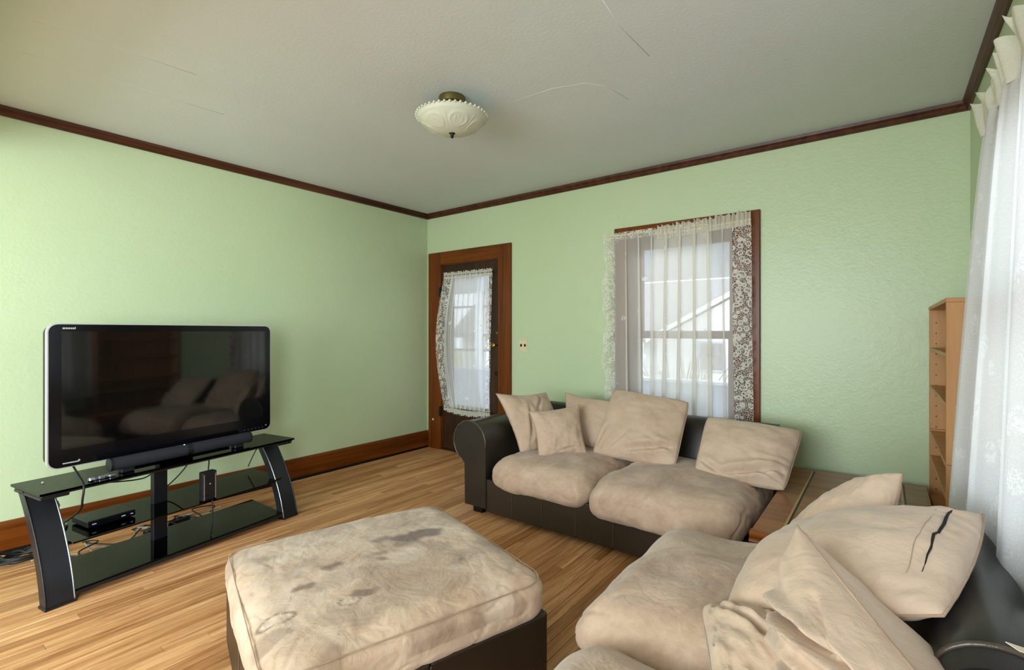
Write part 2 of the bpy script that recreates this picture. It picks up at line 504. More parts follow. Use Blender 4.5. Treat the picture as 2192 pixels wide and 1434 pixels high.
def pillow(label, corners, t_front, t_back, seed=0, n=44, pinch=0.10, folds=(), wr=0.008, group=None, name='throw_pillow', mat='pillow', power=0.5, rnd=0.0):
    """scatter cushion through four corners (bottom left, top left, top right, bottom right); front faces the reader"""
    c = [V(p) for p in corners]
    ctr = sum(c, V()) / 4
    nrm = ((c[2] - c[0]).cross(c[1] - c[3])).normalized()
    if nrm.dot(V((0, 0, 1.292)) - ctr) < 0: nrm = -nrm
    root = thing(name, label, 'pillow', tuple(V((ctr.x, ctr.y, min(p.z for p in c)))), 0, group)
    s3 = V((seed * 5.1, seed * 2.3, seed * 9.7))

    def mid(u, v):
        uu = u * (1 - pinch * (1 - v * v)); vv = v * (1 - pinch * (1 - u * u))
        q = 1 - rnd * (u * u * v * v) ** 2
        a, b = (uu * q + 1) / 2, (vv * q + 1) / 2
        return c[0] * (1 - a) * (1 - b) + c[1] * (1 - a) * b + c[2] * a * b + c[3] * a * (1 - b)

    def surf(u, v, T, sgn):
        e = max(0.0, (1 - u * u) * (1 - v * v))
        h = T * e ** power
        p = mid(u, v)
        k = (1 - u * u) ** 0.5 if u * u < 1 else 0
        k2 = (1 - v * v) ** 0.5 if v * v < 1 else 0
        env = min(1, e * 6)
        eu, ev = abs(u) ** 3, abs(v) ** 3
        w = noise.noise(V((v * 7, u * 1.4, sgn)) + s3) * eu + noise.noise(V((u * 7, v * 1.4, sgn)) + s3 * 1.3) * ev
        h += env * (wr * 1.5 * w + wr * 1.3 * fbm(V((u * 1.8, v * 1.8, sgn * 3)) + s3, 3) - wr * 1.1 * max(0, ridge(V((u * 2.2 + v, v * 2.6, sgn)) + s3) - 0.7) * 2.0)
        if sgn > 0:
            for (u0, v0, u1, v1, am, wd) in folds:
                d0 = V((u1 - u0, v1 - v0)); L2 = d0.length_squared
                tt = max(0, min(1, ((u - u0) * d0.x + (v - v0) * d0.y) / L2))
                dd = math.hypot(u - (u0 + d0.x * tt), v - (v0 + d0.y * tt))
                sgd = (u - u0) * d0.y - (v - v0) * d0.x
                fade = math.sin(PI * max(0.02, min(0.98, tt))) ** 0.5
                h += env * am * fade * (-math.exp(-(dd / wd) ** 2) + 0.7 * math.exp(-((dd - 1.7 * wd) / (1.3 * wd)) ** 2))
        return p + nrm * sgn * h

    def warp(t):
        return math.sin(t * PI / 2) * 0.55 + t * 0.45

    bm = bmesh.new()
    F = {}; B = {}
    for i in range(n + 1):
        for j in range(n + 1):
            u, v = warp(2 * i / n - 1), warp(2 * j / n - 1)
            edge = i in (0, n) or j in (0, n)
            F[i, j] = bm.verts.new(surf(u, v, t_front, 1))
            B[i, j] = F[i, j] if edge else bm.verts.new(surf(u, v, t_back, -1))
    for i in range(n):
        for j in range(n):
            bm.faces.new((F[i, j], F[i + 1, j], F[i + 1, j + 1], F[i, j + 1]))
            try: bm.faces.new((B[i, j + 1], B[i + 1, j + 1], B[i + 1, j], B[i, j]))
            except ValueError: pass
    bmesh.ops.recalc_face_normals(bm, faces=bm.faces)
    me = bpy.data.meshes.new('cover'); bm.to_mesh(me); bm.free(); me.materials.append(M[mat])
    for p in me.polygons: p.use_smooth = True
    o = bpy.data.objects.new('cover', me); link(o, root)
    # stitched edge
    loop = [(-1 + 2 * i / 16, -1) for i in range(16)] + [(1, -1 + 2 * i / 16) for i in range(16)] + \
           [(1 - 2 * i / 16, 1) for i in range(16)] + [(-1, 1 - 2 * i / 16) for i in range(16)]
    mb = MB(); mb.tube([mid(u, v) for u, v in loop], 0.0035, 6, closed=True); mb.build('edge_seam', 'seam', root, True)
    return root, mid, surf


# ================================================================== THE SETTING
WX0, WX1, WZ0, WZ1 = -1.655, -0.845, 0.58, 2.03      # back window opening
DX0, DX1, DZ1 = -3.865, -3.035, 2.03                 # door opening
RY0, RY1, RZ0, RZ1 = 0.55, 2.50, 0.72, 2.06          # right window opening

b = MB()
b.box(XL - WT, XL, YF - WT, YB + WT, 0, H + 0.05)
tag(b.build('wall_left', 'wall'), kind='structure')
b = MB()
b.box(XL, DX0, YB, YB + WT, 0, H + 0.05); b.box(DX0, DX1, YB, YB + WT, DZ1, H + 0.05)
b.box(DX1, WX0, YB, YB + WT, 0, H + 0.05); b.box(WX0, WX1, YB, YB + WT, 0, WZ0); b.box(WX0, WX1, YB, YB + WT, WZ1, H + 0.05)
b.box(WX1, XR + WT, YB, YB + WT, 0, H + 0.05)
tag(b.build('wall_back', 'wall'), kind='structure')
b = MB()
b.box(XR, XR + WT, YF - WT, -1.87, 0, H + 0.05); b.box(XR, XR + WT, -1.87, -0.57, 0, RZ0); b.box(XR, XR + WT, -1.87, -0.57, RZ1, H + 0.05); b.box(XR, XR + WT, -0.57, RY0, 0, H + 0.05); b.box(XR, XR + WT, RY0, RY1, 0, RZ0); b.box(XR, XR + WT, RY0, RY1, RZ1, H + 0.05)
b.box(XR, XR + WT, RY1, YB, 0, H + 0.05)
tag(b.build('wall_right', 'wall'), kind='structure')
b = MB()
b.box(XL, -3.6, YF - WT, YF, 0, H + 0.05); b.box(0.2, XR, YF - WT, YF, 0, H + 0.05)
b.box(-3.6, 0.2, YF - WT, YF, 0, 0.4); b.box(-3.6, 0.2, YF - WT, YF, 2.1, H + 0.05)
tag(b.build('wall_front', 'wall'), kind='structure')
b = MB(); b.box(XL, XR, -0.03, 0.13, 2.30, H)
tag(b.build('wall_header', 'wall'), kind='structure')
b = MB(); b.box(XL - WT, XR + WT, YF - WT, YB + WT, H, H + 0.08)
# long shallow plaster cracks and paper seams, raised a little out of the ceiling
ceil = tag(b.build('ceiling', 'ceiling'), kind='structure')
for k_, pts in enumerate((
        [at_z(1085, 223, H), at_z(1180, 190, H), at_z(1250, 178, H), at_z(1300, 185, H), at_z(1345, 212, H)],
        [at_z(1290, 0, H), at_z(1330, 60, H), at_z(1390, 120, H)],
        [at_z(70, 45, H), at_z(170, 75, H), at_z(260, 105, H), at_z(420, 160, H)],
        [at_z(40, 110, H), at_z(180, 150, H), at_z(330, 200, H), at_z(480, 245, H)])):
    c_ = MB(); c_.tube([p + V((0, 0, 0.0008)) for p in pts], 0.0022, 6)
    c_.build('plaster_crack', 'ceiling', ceil, True)

# floor: slab plus narrow oak strips
fl = MB(); fl.box(XL - WT, XR + WT, YF - WT, YB + WT, -0.08, -0.0165)
floor = tag(fl.build('floor', 'subfloor'), kind='structure')
PW, GAP = 0.0572, 0.0021


def plank_mesh(mb, x0, x1, y0, y1, dz):
    c = 0.0019
    prof = [(x0, -0.016), (x0, dz - c), (x0 + c, dz), (x1 - c, dz), (x1, dz - c), (x1, -0.016)]
    mb.prism(prof, 'y', y0, y1)


hidden = MB(); n_pl = 0
x = XL
while x < XR - 0.01:
    x1 = min(x + PW, XR)
    y = YF - random.uniform(0, 1.2)
    while y < YB:
        L = random.choice((0.6, 0.9, 1.2, 1.5, 1.9, 2.3)) * random.uniform(0.85, 1.15)
        y1 = min(y + L, YB)
        if YB - y1 < 0.25: y1 = YB
        ya = max(y, YF)
        if y1 > ya + 0.02:
            seen = y1 > 0.05 and x < -0.80 and (y1 > -0.11 * x) and not (x > -2.15 and ya > 2.7)
            dz = random.uniform(-0.0005, 0.0002)
            if seen and n_pl < 296:
                mb = MB(); cx, cy = (x + x1) / 2, (ya + y1) / 2
                plank_mesh(mb, x + GAP / 2 - cx, x1 - GAP / 2 - cx, ya - cy + 0.0007, y1 - cy - 0.0007, dz)
                o = mb.build('plank', 'plank', floor, local=True); o.location = (cx, cy, 0); n_pl += 1
            else:
                plank_mesh(hidden, x + GAP / 2, x1 - GAP / 2, ya + 0.0007, y1 - 0.0007, dz)
        y = y1
    x += PW
tag(hidden.build('plank_field', 'plank', floor), kind='stuff')

# crown strips under the ceiling, baseboards
cr = [(0.0, H - 0.055), (0.012, H - 0.055), (0.020, H - 0.042), (0.020, H - 0.030), (0.032, H - 0.018), (0.036, H - 0.001), (0.0, H - 0.001)]
b = MB(); b.prism([(XL + p, q) for p, q in cr], 'y', 0.13, YB)
tag(smooth_angle(b.build('trim_1', 'crown'), 25), kind='structure')
b = MB(); b.prism([(YB - p, q) for p, q in cr], 'x', XL, XR)
tag(smooth_angle(b.build('trim_2', 'crown'), 25), kind='structure')
b = MB(); b.prism([(XR - p, q) for p, q in cr], 'y', 0.13, YB)
tag(smooth_angle(b.build('trim_3', 'crown'), 25), kind='structure')
bb = [(0, 0), (0.018, 0), (0.018, 0.165), (0.012, 0.182), (0.0, 0.185)]
sh = [(0.018, 0.0), (0.034, 0.0), (0.032, 0.010), (0.026, 0.016), (0.018, 0.018)]
b = MB(); b.prism([(XL + p, q) for p, q in bb], 'y', YF, YB)
o = tag(b.build('baseboard_left', 'trim_y'), kind='structure')
b = MB(); b.prism([(XL + p, q) for p, q in sh], 'y', YF, YB - 0.02); b.build('shoe_moulding', 'iron', o)
b = MB(); b.prism([(YB - p, q) for p, q in bb], 'x', -2.88, XR)
tag(b.build('baseboard_back', 'trim_x'), kind='structure')
b = MB(); b.prism([(XR - p, q) for p, q in bb], 'y', YF, YB)
tag(b.build('baseboard_right', 'trim_y'), kind='structure')

# ---- door_1 : dark door with a tall glass light, wide casing
d1 = thing('door_1', loc=((DX0 + DX1) / 2, YB, 0), kind='structure')
CT = 0.022
b = MB(); b.box(-4.045, DX0 + 0.012, YB - CT, YB, 0, 2.155, 0.004); b.build('casing_side', 'trim', d1)
b = MB(); b.box(DX1 - 0.012, -2.885, YB - CT, YB, 0, 2.155, 0.004); b.build('casing_side', 'trim', d1)
b = MB(); b.box(DX0 + 0.012, DX1 - 0.012, YB - CT + 0.001, YB, DZ1 - 0.012, 2.155, 0.004); b.build('casing_head', 'trim_x', d1)
b = MB(); b.box(DX0, DX0 + 0.02, YB, YB + WT, 0, DZ1); b.box(DX1 - 0.02, DX1, YB, YB + WT, 0, DZ1); b.box(DX0, DX1, YB, YB + WT, DZ1 - 0.02, DZ1)
b.build('door_frame', 'trim', d1)
b = MB(); b.box(DX0, DX1, YB - 0.01, YB + WT, 0, 0.015, 0.003); b.build('threshold', 'door', d1)
sx0, sx1 = DX0 + 0.022, DX1 - 0.022
GX0, GX1, GZ0, GZ1 = sx0 + 0.13, sx1 - 0.13, 0.50, 1.86
b = MB(); y0, y1 = YB + 0.010, YB + 0.052
b.box(sx0, GX0, y0, y1, 0.018, DZ1 - 0.022, 0.002); b.box(GX1, sx1, y0, y1, 0.018, DZ1 - 0.022, 0.002)
b.box(GX0, GX1, y0, y1, 0.018, GZ0, 0.002); b.box(GX0, GX1, y0, y1, GZ1, DZ1 - 0.022, 0.002)
slab = b.build('door_slab', 'door', d1)
b = MB(); b.box(GX0, GX1, y0 + 0.018, y0 + 0.023, GZ0, GZ1); b.build('door_glass', 'glass', d1)
b = MB(); b.box(sx0 + 0.12, sx1 - 0.12, y0 - 0.004, y0 + 0.002, 0.13, 0.40, 0.003); b.build('door_panel', 'door', d1)
kx, kz = -3.085, 1.155
b = MB(); b.lathe([(0.0, 0.0), (0.024, 0.0), (0.024, 0.006), (0.010, 0.010), (0.010, 0.030), (0.022, 0.038), (0.027, 0.050), (0.020, 0.062), (0.0, 0.065)], (kx, 0, kz), 20, 'y')
for v_ in b.bm.verts: v_.co.y = y0 - v_.co.y
b.build('door_knob', 'brass', d1, True)
b = MB(); b.lathe([(0, 0), (0.026, 0), (0.024, 0.008), (0.012, 0.012), (0.010, 0.020), (0, 0.02)], (kx + 0.012, 0, 1.275), 20, 'y')
for v_ in b.bm.verts: v_.co.y = y0 - v_.co.y
b.build('deadbolt', 'antique', d1, True)
b = MB(); b.lathe([(0, 0), (0.020, 0), (0.018, 0.006), (0.0, 0.010)], (kx - 0.005, 0, 0.87), 16, 'y')
for v_ in b.bm.verts: v_.co.y = y0 - v_.co.y
b.build('keyhole_plate', 'iron', d1, True)
for hz in (1.72, 0.42):
    b = MB(); b.box(DX0 - 0.012, DX0 + 0.03, YB - 0.028, YB - 0.010, hz - 0.05, hz + 0.05, 0.004); b.tube([(DX0 + 0.015, YB - 0.033, hz - 0.055), (DX0 + 0.015, YB - 0.033, hz + 0.055)], 0.008, 8)
    b.build('hinge', 'iron', d1)
b = MB(); b.lathe([(0, 0), (0.012, 0), (0.012, 0.006), (0.007, 0.010), (0, 0.011)], (-3.965, 0, 0.32), 12, 'y')
for v_ in b.bm.verts: v_.co.y = YB - CT - v_.co.y
b.build('bumper', 'ivory', d1, True)

# ---- window_1 : back wall, double hung
w1 = thing('window_1', loc=((WX0 + WX1) / 2, YB, WZ0), kind='structure')
for (a, c_) in ((-1.795, WX0 + 0.012), (WX1 - 0.012, -0.690)):
    b = MB(); b.box(a, c_, YB - CT, YB, WZ0 - 0.03, 2.145, 0.004); b.build('casing_side', 'trim', w1)
b = MB(); b.box(WX0 + 0.012, WX1 - 0.012, YB - CT + 0.001, YB, WZ1 - 0.012, 2.145, 0.004); b.build('casing_head', 'trim_x', w1)
b = MB(); b.box(-1.84, -0.65, YB - 0.07, YB + 0.02, WZ0 - 0.055, WZ0 - 0.028, 0.006); b.build('window_stool', 'trim_x', w1)
b = MB(); b.box(WX0, WX0 + 0.02, YB, YB + WT, WZ0, WZ1); b.box(WX1 - 0.02, WX1, YB, YB + WT, WZ0, WZ1)
b.box(WX0, WX1, YB, YB + WT, WZ1 - 0.02, WZ1); b.box(WX0, WX1, YB, YB + WT, WZ0, WZ0 + 0.02); b.build('window_frame', 'trim', w1)


def sash(mb_name, pane_name, x0, x1, z0, z1, y, parent, axis='x'):
    fw = 0.05
    b_ = MB()
    if axis == 'x':
        b_.box(x0, x0 + fw, y, y + 0.035, z0, z1, 0.003); b_.box(x1 - fw, x1, y, y + 0.035, z0, z1, 0.003)
        b_.box(x0 + fw, x1 - fw, y, y + 0.035, z0, z0 + fw, 0.003); b_.box(x0 + fw, x1 - fw, y, y + 0.035, z1 - fw, z1, 0.003)
    else:
        b_.box(y, y + 0.035, x0, x0 + fw, z0, z1, 0.003); b_.box(y, y + 0.035, x1 - fw, x1, z0, z1, 0.003)
        b_.box(y, y + 0.035, x0 + fw, x1 - fw, z0, z0 + fw, 0.003); b_.box(y, y + 0.035, x0 + fw, x1 - fw, z1 - fw, z1, 0.003)
    s_ = b_.build(mb_name, 'trim', parent)
    b_ = MB()
    if axis == 'x': b_.box(x0 + fw, x1 - fw, y + 0.014, y + 0.018, z0 + fw, z1 - fw)
    else: b_.box(y + 0.014, y + 0.018, x0 + fw, x1 - fw, z0 + fw, z1 - fw)
    b_.build(pane_name, 'glass', s_)


sash('sash', 'pane', WX0 + 0.02, WX1 - 0.02, 1.245, WZ1 - 0.02, YB + 0.085, w1)
sash('sash', 'pane', WX0 + 0.02, WX1 - 0.02, WZ0 + 0.02, 1.285, YB + 0.045, w1)
b = MB(); b.box(-1.27, -1.23, YB + 0.02, YB + 0.05, 1.283, 1.30, 0.004); b.build('sash_lock', 'brass', w1)

# ---- window_2 : right wall, behind the heavy curtain
w2 = thing('window_2', loc=(XR, (RY0 + RY1) / 2, RZ0), kind='structure')
for (a, c_) in ((RY0 - 0.12, RY0 + 0.01), (RY1 - 0.01, RY1 + 0.12)):
    b = MB(); b.box(XR - CT, XR, a, c_, RZ0 - 0.03, 2.16, 0.004); b.build('casing_side', 'trim', w2)
b = MB(); b.box(XR - CT + 0.001, XR, RY0 + 0.01, RY1 - 0.01, RZ1 - 0.01, 2.16, 0.004); b.build('casing_head', 'trim_y', w2)
b = MB(); b.box(XR - 0.05, XR + 0.02, RY0 - 0.15, RY1 + 0.15, RZ0 - 0.05, RZ0 - 0.025, 0.006); b.build('window_stool', 'trim_y', w2)
b = MB(); b.box(XR, XR + WT, RY0, RY0 + 0.02, RZ0, RZ1); b.box(XR, XR + WT, RY1 - 0.02, RY1, RZ0, RZ1); b.box(XR, XR + WT, RY0, RY1, RZ1 - 0.02, RZ1)
b.box(XR, XR + WT, RY0, RY1, RZ0, RZ0 + 0.02); b.box(XR, XR + WT, (RY0 + RY1) / 2 - 0.04, (RY0 + RY1) / 2 + 0.04, RZ0, RZ1); b.build('window_frame', 'trim', w2)
for (a, c_) in ((RY0 + 0.02, (RY0 + RY1) / 2 - 0.04), ((RY0 + RY1) / 2 + 0.04, RY1 - 0.02)):
    sash('sash', 'pane', a, c_, 1.38, RZ1 - 0.02, XR + 0.09, w2, 'y')
    sash('sash', 'pane', a, c_, RZ0 + 0.02, 1.42, XR + 0.05, w2, 'y')

# ---- added_window : unseen bare window added beside the camera to carry the left-wall fill
w3 = thing('added_window', loc=(XR, -1.22, RZ0), kind='structure')
for (a, c_) in ((-1.99, -1.86), (-0.58, -0.45)):
    b = MB(); b.box(XR - CT, XR, a, c_, RZ0 - 0.03, 2.16, 0.004); b.build('casing_side', 'trim', w3)
b = MB(); b.box(XR - CT + 0.001, XR, -1.86, -0.58, RZ1 - 0.01, 2.16, 0.004); b.build('casing_head', 'trim_y', w3)
b = MB(); b.box(XR - 0.05, XR + 0.02, -2.02, -0.45, RZ0 - 0.05, RZ0 - 0.025, 0.006); b.build('window_stool', 'trim_y', w3)
sash('sash', 'pane', -1.87, -0.57, 1.38, RZ1, XR + 0.07, w3, 'y')
sash('sash', 'pane', -1.87, -0.57, RZ0, 1.42, XR + 0.03, w3, 'y')

# ================================================================== OUTSIDE
b = MB(); b.box(-40, 25, YB + 2.6, 45, -1.05, -1.0); tag(b.build('ground', 'ground'), kind='structure')
b = MB(); b.box(0.7, 25, -20, YB + 2.6, -1.05, -1.0); tag(b.build('ground_side', 'ground'), kind='structure')
po = thing('porch', 'pale enclosed porch beyond the door and window', 'porch', (-3.5, 5.0, -0.2))
b = MB(); b.box(-8.5, 0.9, YB + WT, 6.15, -0.25, -0.12); b.build('porch_floor', 'porch', po)
b = MB(); b.box(-8.5, 0.9, YB + WT, 6.3, 2.75, 2.85); b.build('porch_ceiling', 'porch', po)
b = MB(); b.box(-8.5, 0.9, 6.0, 6.12, 1.93, 2.75); b.build('porch_beam', 'porch', po)
b = MB(); b.box(-8.5, 0.9, 6.0, 6.12, -0.12, 0.68); b.build('knee_wall', 'porch', po)
b = MB(); b.box(-8.5, 0.9, 5.96, 6.16, 0.66, 0.70, 0.006); b.build('wall_cap', 'white', po)
for px_ in (-7.3, -6.25, -5.28, -4.45, -3.3, 0.4):
    b = MB(); b.box(px_ - 0.07, px_ + 0.07, 6.0, 6.12, 0.7, 1.93, 0.006); b.build('porch_post', 'white', po)
for (a, c_) in ((-7.23, -6.32), (-6.18, -5.35), (-5.21, -4.52), (-4.38, -3.37)):
    for z_ in (1.70, 1.23, 0.98):
        b = MB(); b.box(a, c_, 6.04, 6.07, z_ - 0.018, z_ + 0.018, 0.002); b.build('muntin', 'shingle', po)

hs = thing('neighbour_house', 'white gabled house across the yard with a grey shingle roof', 'house', (-4.5, 22, -1))
b = MB(); b.prism([(-7.6, -1), (-7.6, 1.0), (-3.3, 3.3), (1.0, 1.0), (1.0, -1)], 'y', 20.0, 24.0); b.build('gable_wall', 'white', hs)
for (xa, za, xb, zb) in ((-8.0, 0.82, -3.3, 3.38), (-3.3, 3.38, 1.4, 0.82)):
    dx, dz_ = xb - xa, zb - za; L = math.hypot(dx, dz_); nx, nz = -dz_ / L * 0.2, dx / L * 0.2
    b = MB(); b.prism([(xa, za), (xb, zb), (xb - nx * 0.0, zb + 0.2), (xa, za + 0.2)], 'y', 19.75, 19.9); b.build('fascia', 'white', hs)
    b = MB(); b.prism([(xa, za + 0.17), (xb, zb + 0.17), (xb, zb + 0.27), (xa, za + 0.27)], 'y', 19.85, 24.0); b.build('gable_roof', 'shingle', hs)
b = MB(); b.prism([(22.0, 0.9), (25.5, 3.9), (29, 0.9)], 'x', -22, 9); b.build('main_roof', 'shingle', hs)
b = MB(); b.box(-21.6, 8.6, 23, 28, -1, 1.0); b.build('main_wall', 'white', hs)
for wx in (-15.5, -12.0, -5.4, -2.6):
    b = MB(); yw = 22.98 if wx < -8 else 19.98
    b.box(wx - 0.5, wx + 0.5, yw - 0.06, yw + 0.04, -0.3, 0.9, 0.01); f_ = b.build('window', 'porch', hs)
    b = MB(); b.box(wx - 0.42, wx + 0.42, yw - 0.07, yw - 0.055, -0.22, 0.82); b.build('pane', 'shingle', f_)

fe = thing('picket_fence', 'white picket fence in the yard beyond the porch', 'fence', (-7.5, 13.0, -1.0))
for k_ in range(34):
    xx = -11 + k_ * 0.17
    b = MB(); b.prism([(xx - 0.05, -1), (xx + 0.05, -1), (xx + 0.05, 0.95), (xx, 1.05), (xx - 0.05, 0.95)], 'y', 13.0, 13.025); b.build('picket', 'white', fe)
for z_ in (-0.4, 0.6):
    b = MB(); b.box(-11.1, -5.3, 13.025, 13.06, z_ - 0.04, z_ + 0.04); b.build('rail', 'white', fe)
for k_, (sx_, sy_, r_) in enumerate(((-3.6, 11.0, 0.95), (-0.6, 11.4, 0.9), (-6.6, 11.2, 0.9))):
    sh_ = thing('dry_shrub', ('bare beige shrub in the yard, the middle one of three', 'bare beige shrub in the yard, right one of three', 'bare beige shrub in the yard, left one by the fence')[k_], 'shrub', (sx_, sy_, -1.0), 0, 'bare shrubs in the yard')
    b = MB(); rs = random.Random(k_ + 3)
    for q in range(90):
        a = rs.uniform(0, 2 * PI); el = rs.uniform(0.5, 1.45); L = rs.uniform(0.9, 1.9)
        p0 = V((sx_ + rs.uniform(-.2, .2), sy_ + rs.uniform(-.2, .2), -1.0)); d = V((math.cos(a) * math.cos(el), math.sin(a) * math.cos(el), math.sin(el)))
        b.tube([p0, p0 + d * L * 0.5 + V((0, 0, 0.05)), p0 + d * L], [0.02, 0.014, 0.005], 4)
    tag(b.build('twigs', 'twig', sh_), kind='stuff')

# ================================================================== BACK SOFA
S1 = thing('leather_sofa', 'dark leather sofa with one rolled arm under the back window', 'sofa', (-1.36, 3.1, 0))
SY = 2.58
b = MB(); b.box(-2.19, -0.53, SY + 0.03, 3.60, 0.035, 0.24, 0.008); b.build('base_frame', 'leather2', S1)
xs = [-2.205, -1.975, -1.735, -1.49, -1.24, -0.96, -0.72, -0.535]
for a, c_ in zip(xs, xs[1:]):
    b = MB(); b.box(a + 0.0012, c_ - 0.0012, SY, SY + 0.035, 0.038, 0.262, 0.004, seg=2); b.build('front_panel', 'leather2', S1)
for q in xs[1:-1]:
    b = MB(); b.tube([(q, SY - 0.0005, 0.05), (q, SY - 0.0005, 0.255)], 0.0016, 6); b.build('front_stitching', 'stitch', S1)
# rolled arm
ax, az, ar = -2.345, 0.505, 0.150
prof = []
for k_ in range(0, 27):
    t = math.radians(-8 + (232 + 8) * k_ / 26); prof.append((ax + ar * math.cos(t) * 1.0, az + ar * math.sin(t)))
prof = [(-2.195, 0.06)] + prof + [(-2.395, 0.36), (-2.39, 0.06)]
b = MB(); b.prism(prof, 'y', SY - 0.01, 3.60); smooth_angle(b.build('rolled_arm', 'leather', S1), 35)
loop = [(p, SY - 0.012, q) for p, q in prof]
b = MB(); b.tube(loop[1:-1], 0.006, 8); b.build('arm_piping', 'piping', S1, True)
# backrest
bp = [(3.34, 0.2), (3.37, 0.42), (3.42, 0.62), (3.455, 0.675), (3.50, 0.695), (3.56, 0.69), (3.60, 0.65), (3.61, 0.2)]
b = MB(); b.prism(bp, 'x', -2.30, -0.54); smooth_angle(b.build('backrest', 'leather', S1), 35)
for q in (-1.40,):
    b = MB(); b.tube([(q, y_ - 0.001, z_ + 0.001) for y_, z_ in bp[1:-1]], 0.0025, 6); b.build('back_seam', 'stitch', S1)
for (fx_, fy_) in ((-2.31, 2.66), (-0.62, 2.66), (-2.31, 3.52), (-0.62, 3.52)):
    b = MB(); b.box(fx_ - 0.045, fx_ + 0.045, fy_ - 0.045, fy_ + 0.045, 0.0, 0.062, 0.006); b.build('foot', 'iron', S1)


def droop(front_axis, amount):
    def f(w, h):
        t = max(0.0, (-(w[front_axis]) / h[front_axis] - 0.55) / 0.45)
        w = w.copy(); w.z -= amount * t * t
        return w
    return f


cushion('seat_cushion', (0.775, 0.92, 0.185), 'seat', S1, (-1.788, 2.985, 0.318), (0.13, 0.14, 0.085), 0.035, 44, 0.010, 1, post=droop(1, 0.035))
cushion('seat_cushion', (0.865, 0.98, 0.20), 'seat', S1, (-0.968, 2.965, 0.312), (0.13, 0.15, 0.095), 0.04, 44, 0.012, 2, post=droop(1, 0.045))

PG = 'tan suede pillows on the sofa under the window'
pillow('tall tan pillow leaning over the rolled arm', [(-2.06, 2.80, .41), (-2.29, 2.80, .83), (-2.165, 3.28, .80), (-1.86, 3.22, .41)], 0.085, 0.07, 1, group=PG, folds=((-0.6, -0.7, -0.2, 0.5, 0.016, 0.06), (0.0, 0.2, 0.5, 0.8, 0.014, 0.05)))
pillow('tan pillow behind the small front one, half hidden against the backrest', [(-1.98, 3.20, .42), (-2.03, 3.36, .80), (-1.52, 3.38, .77), (-1.48, 3.18, .42)], 0.08, 0.07, 2, group=PG)
pillow('smallest tan pillow, standing in front of two others beside the rolled arm', [(-1.90, 2.79, .415), (-2.03, 2.86, .715), (-1.795, 3.17, .75), (-1.65, 3.03, .425)], 0.075, 0.07, 3, group=PG, wr=0.007, folds=((-0.9, -0.5, -0.4, -0.4, 0.010, 0.04), (-0.9, -0.1, -0.5, -0.05, 0.009, 0.04), (-0.2, -0.9, 0.6, -0.75, 0.012, 0.05)))
pillow('large square tan pillow in the middle of the sofa, in front of the curtains', [(-1.66, 3.09, .42), (-1.615, 3.37, .865), (-1.045, 3.37, .815), (-1.05, 3.08, .41)], 0.095, 0.07, 4, group=PG, pinch=0.03, rnd=0.06,
       folds=((-0.1, -0.78, 0.92, -0.42, 0.038, 0.075), (0.35, -0.35, 0.9, -0.55, 0.022, 0.05), (-0.15, -0.25, -0.65, -0.9, 0.018, 0.06), (-0.75, -0.2, -0.95, -0.8, 0.014, 0.05)))
pillow('wide tan pillow at the table end of the sofa', [(-.93, 3.02, .41), (-.935, 3.33, .735), (-.375, 3.35, .705), (-.43, 3.03, .41)], 0.09, 0.07, 5, group=PG, pinch=0.03, rnd=0.06,
       folds=((-0.3, -0.88, 0.92, -0.5, 0.040, 0.075), (-0.95, -0.5, -0.3, -0.95, 0.022, 0.06), (0.2, -0.35, 0.95, -0.3, 0.020, 0.055), (0.4, -0.7, 0.95, -0.8, 0.02, 0.05)))

# ================================================================== CORNER TABLE
T = thing('corner_table', 'low brown wooden table with grooved top filling the corner between the sofas', 'table', (-0.14, 3.0, 0))
TX0, TX1, TY0, TY1, TZ = -0.475, 0.192, 2.352, 3.66, 0.405
b = MB(); b.box(TX0, TX1, TY0 + 0.03, TY1, TZ - 0.022, TZ, 0.003); b.build('table_top', 'table', T)
b = MB(); b.prism([(TY0 + 0.04, TZ - 0.05), (TY0, TZ - 0.05), (TY0 - 0.004, TZ - 0.040), (TY0, TZ - 0.032), (TY0 + 0.012, TZ - 0.028), (TY0 + 0.006, TZ - 0.018), (TY0 + 0.006, TZ - 0.008), (TY0 + 0.016, TZ + 0.002), (TY0 + 0.04, TZ + 0.002)], 'x', TX0 - 0.003, TX1 + 0.003)
b.build('front_moulding', 'table_edge', T)
for (xa,) in ((TX0 + 0.115,), (TX1 - 0.115,)):
    b = MB(); b.box(xa - 0.005, xa + 0.005, TY0 + 0.12, TY1 - 0.05, TZ - 0.001, TZ + 0.0022, 0.001); b.build('groove_strip', 'inlay', T)
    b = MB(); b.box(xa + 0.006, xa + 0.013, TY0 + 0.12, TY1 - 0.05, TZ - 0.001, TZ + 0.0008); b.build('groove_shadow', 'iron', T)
b = MB(); b.box(TX0 + 0.01, TX1 - 0.01, TY0 + 0.05, TY1 - 0.02, TZ - 0.12, TZ - 0.022, 0.003); b.build('apron', 'table_edge', T)
for fx_ in (TX0 + 0.05, TX1 - 0.05):
    for fy_ in (TY0 + 0.09, TY1 - 0.06):
        b = MB(); b.lathe([(0.030, 0), (0.034, 0.02), (0.024, 0.05), (0.032, 0.18), (0.036, TZ - 0.13), (0.036, TZ - 0.1)], (fx_, fy_, 0), 16); b.build('leg', 'table_edge', T, True)

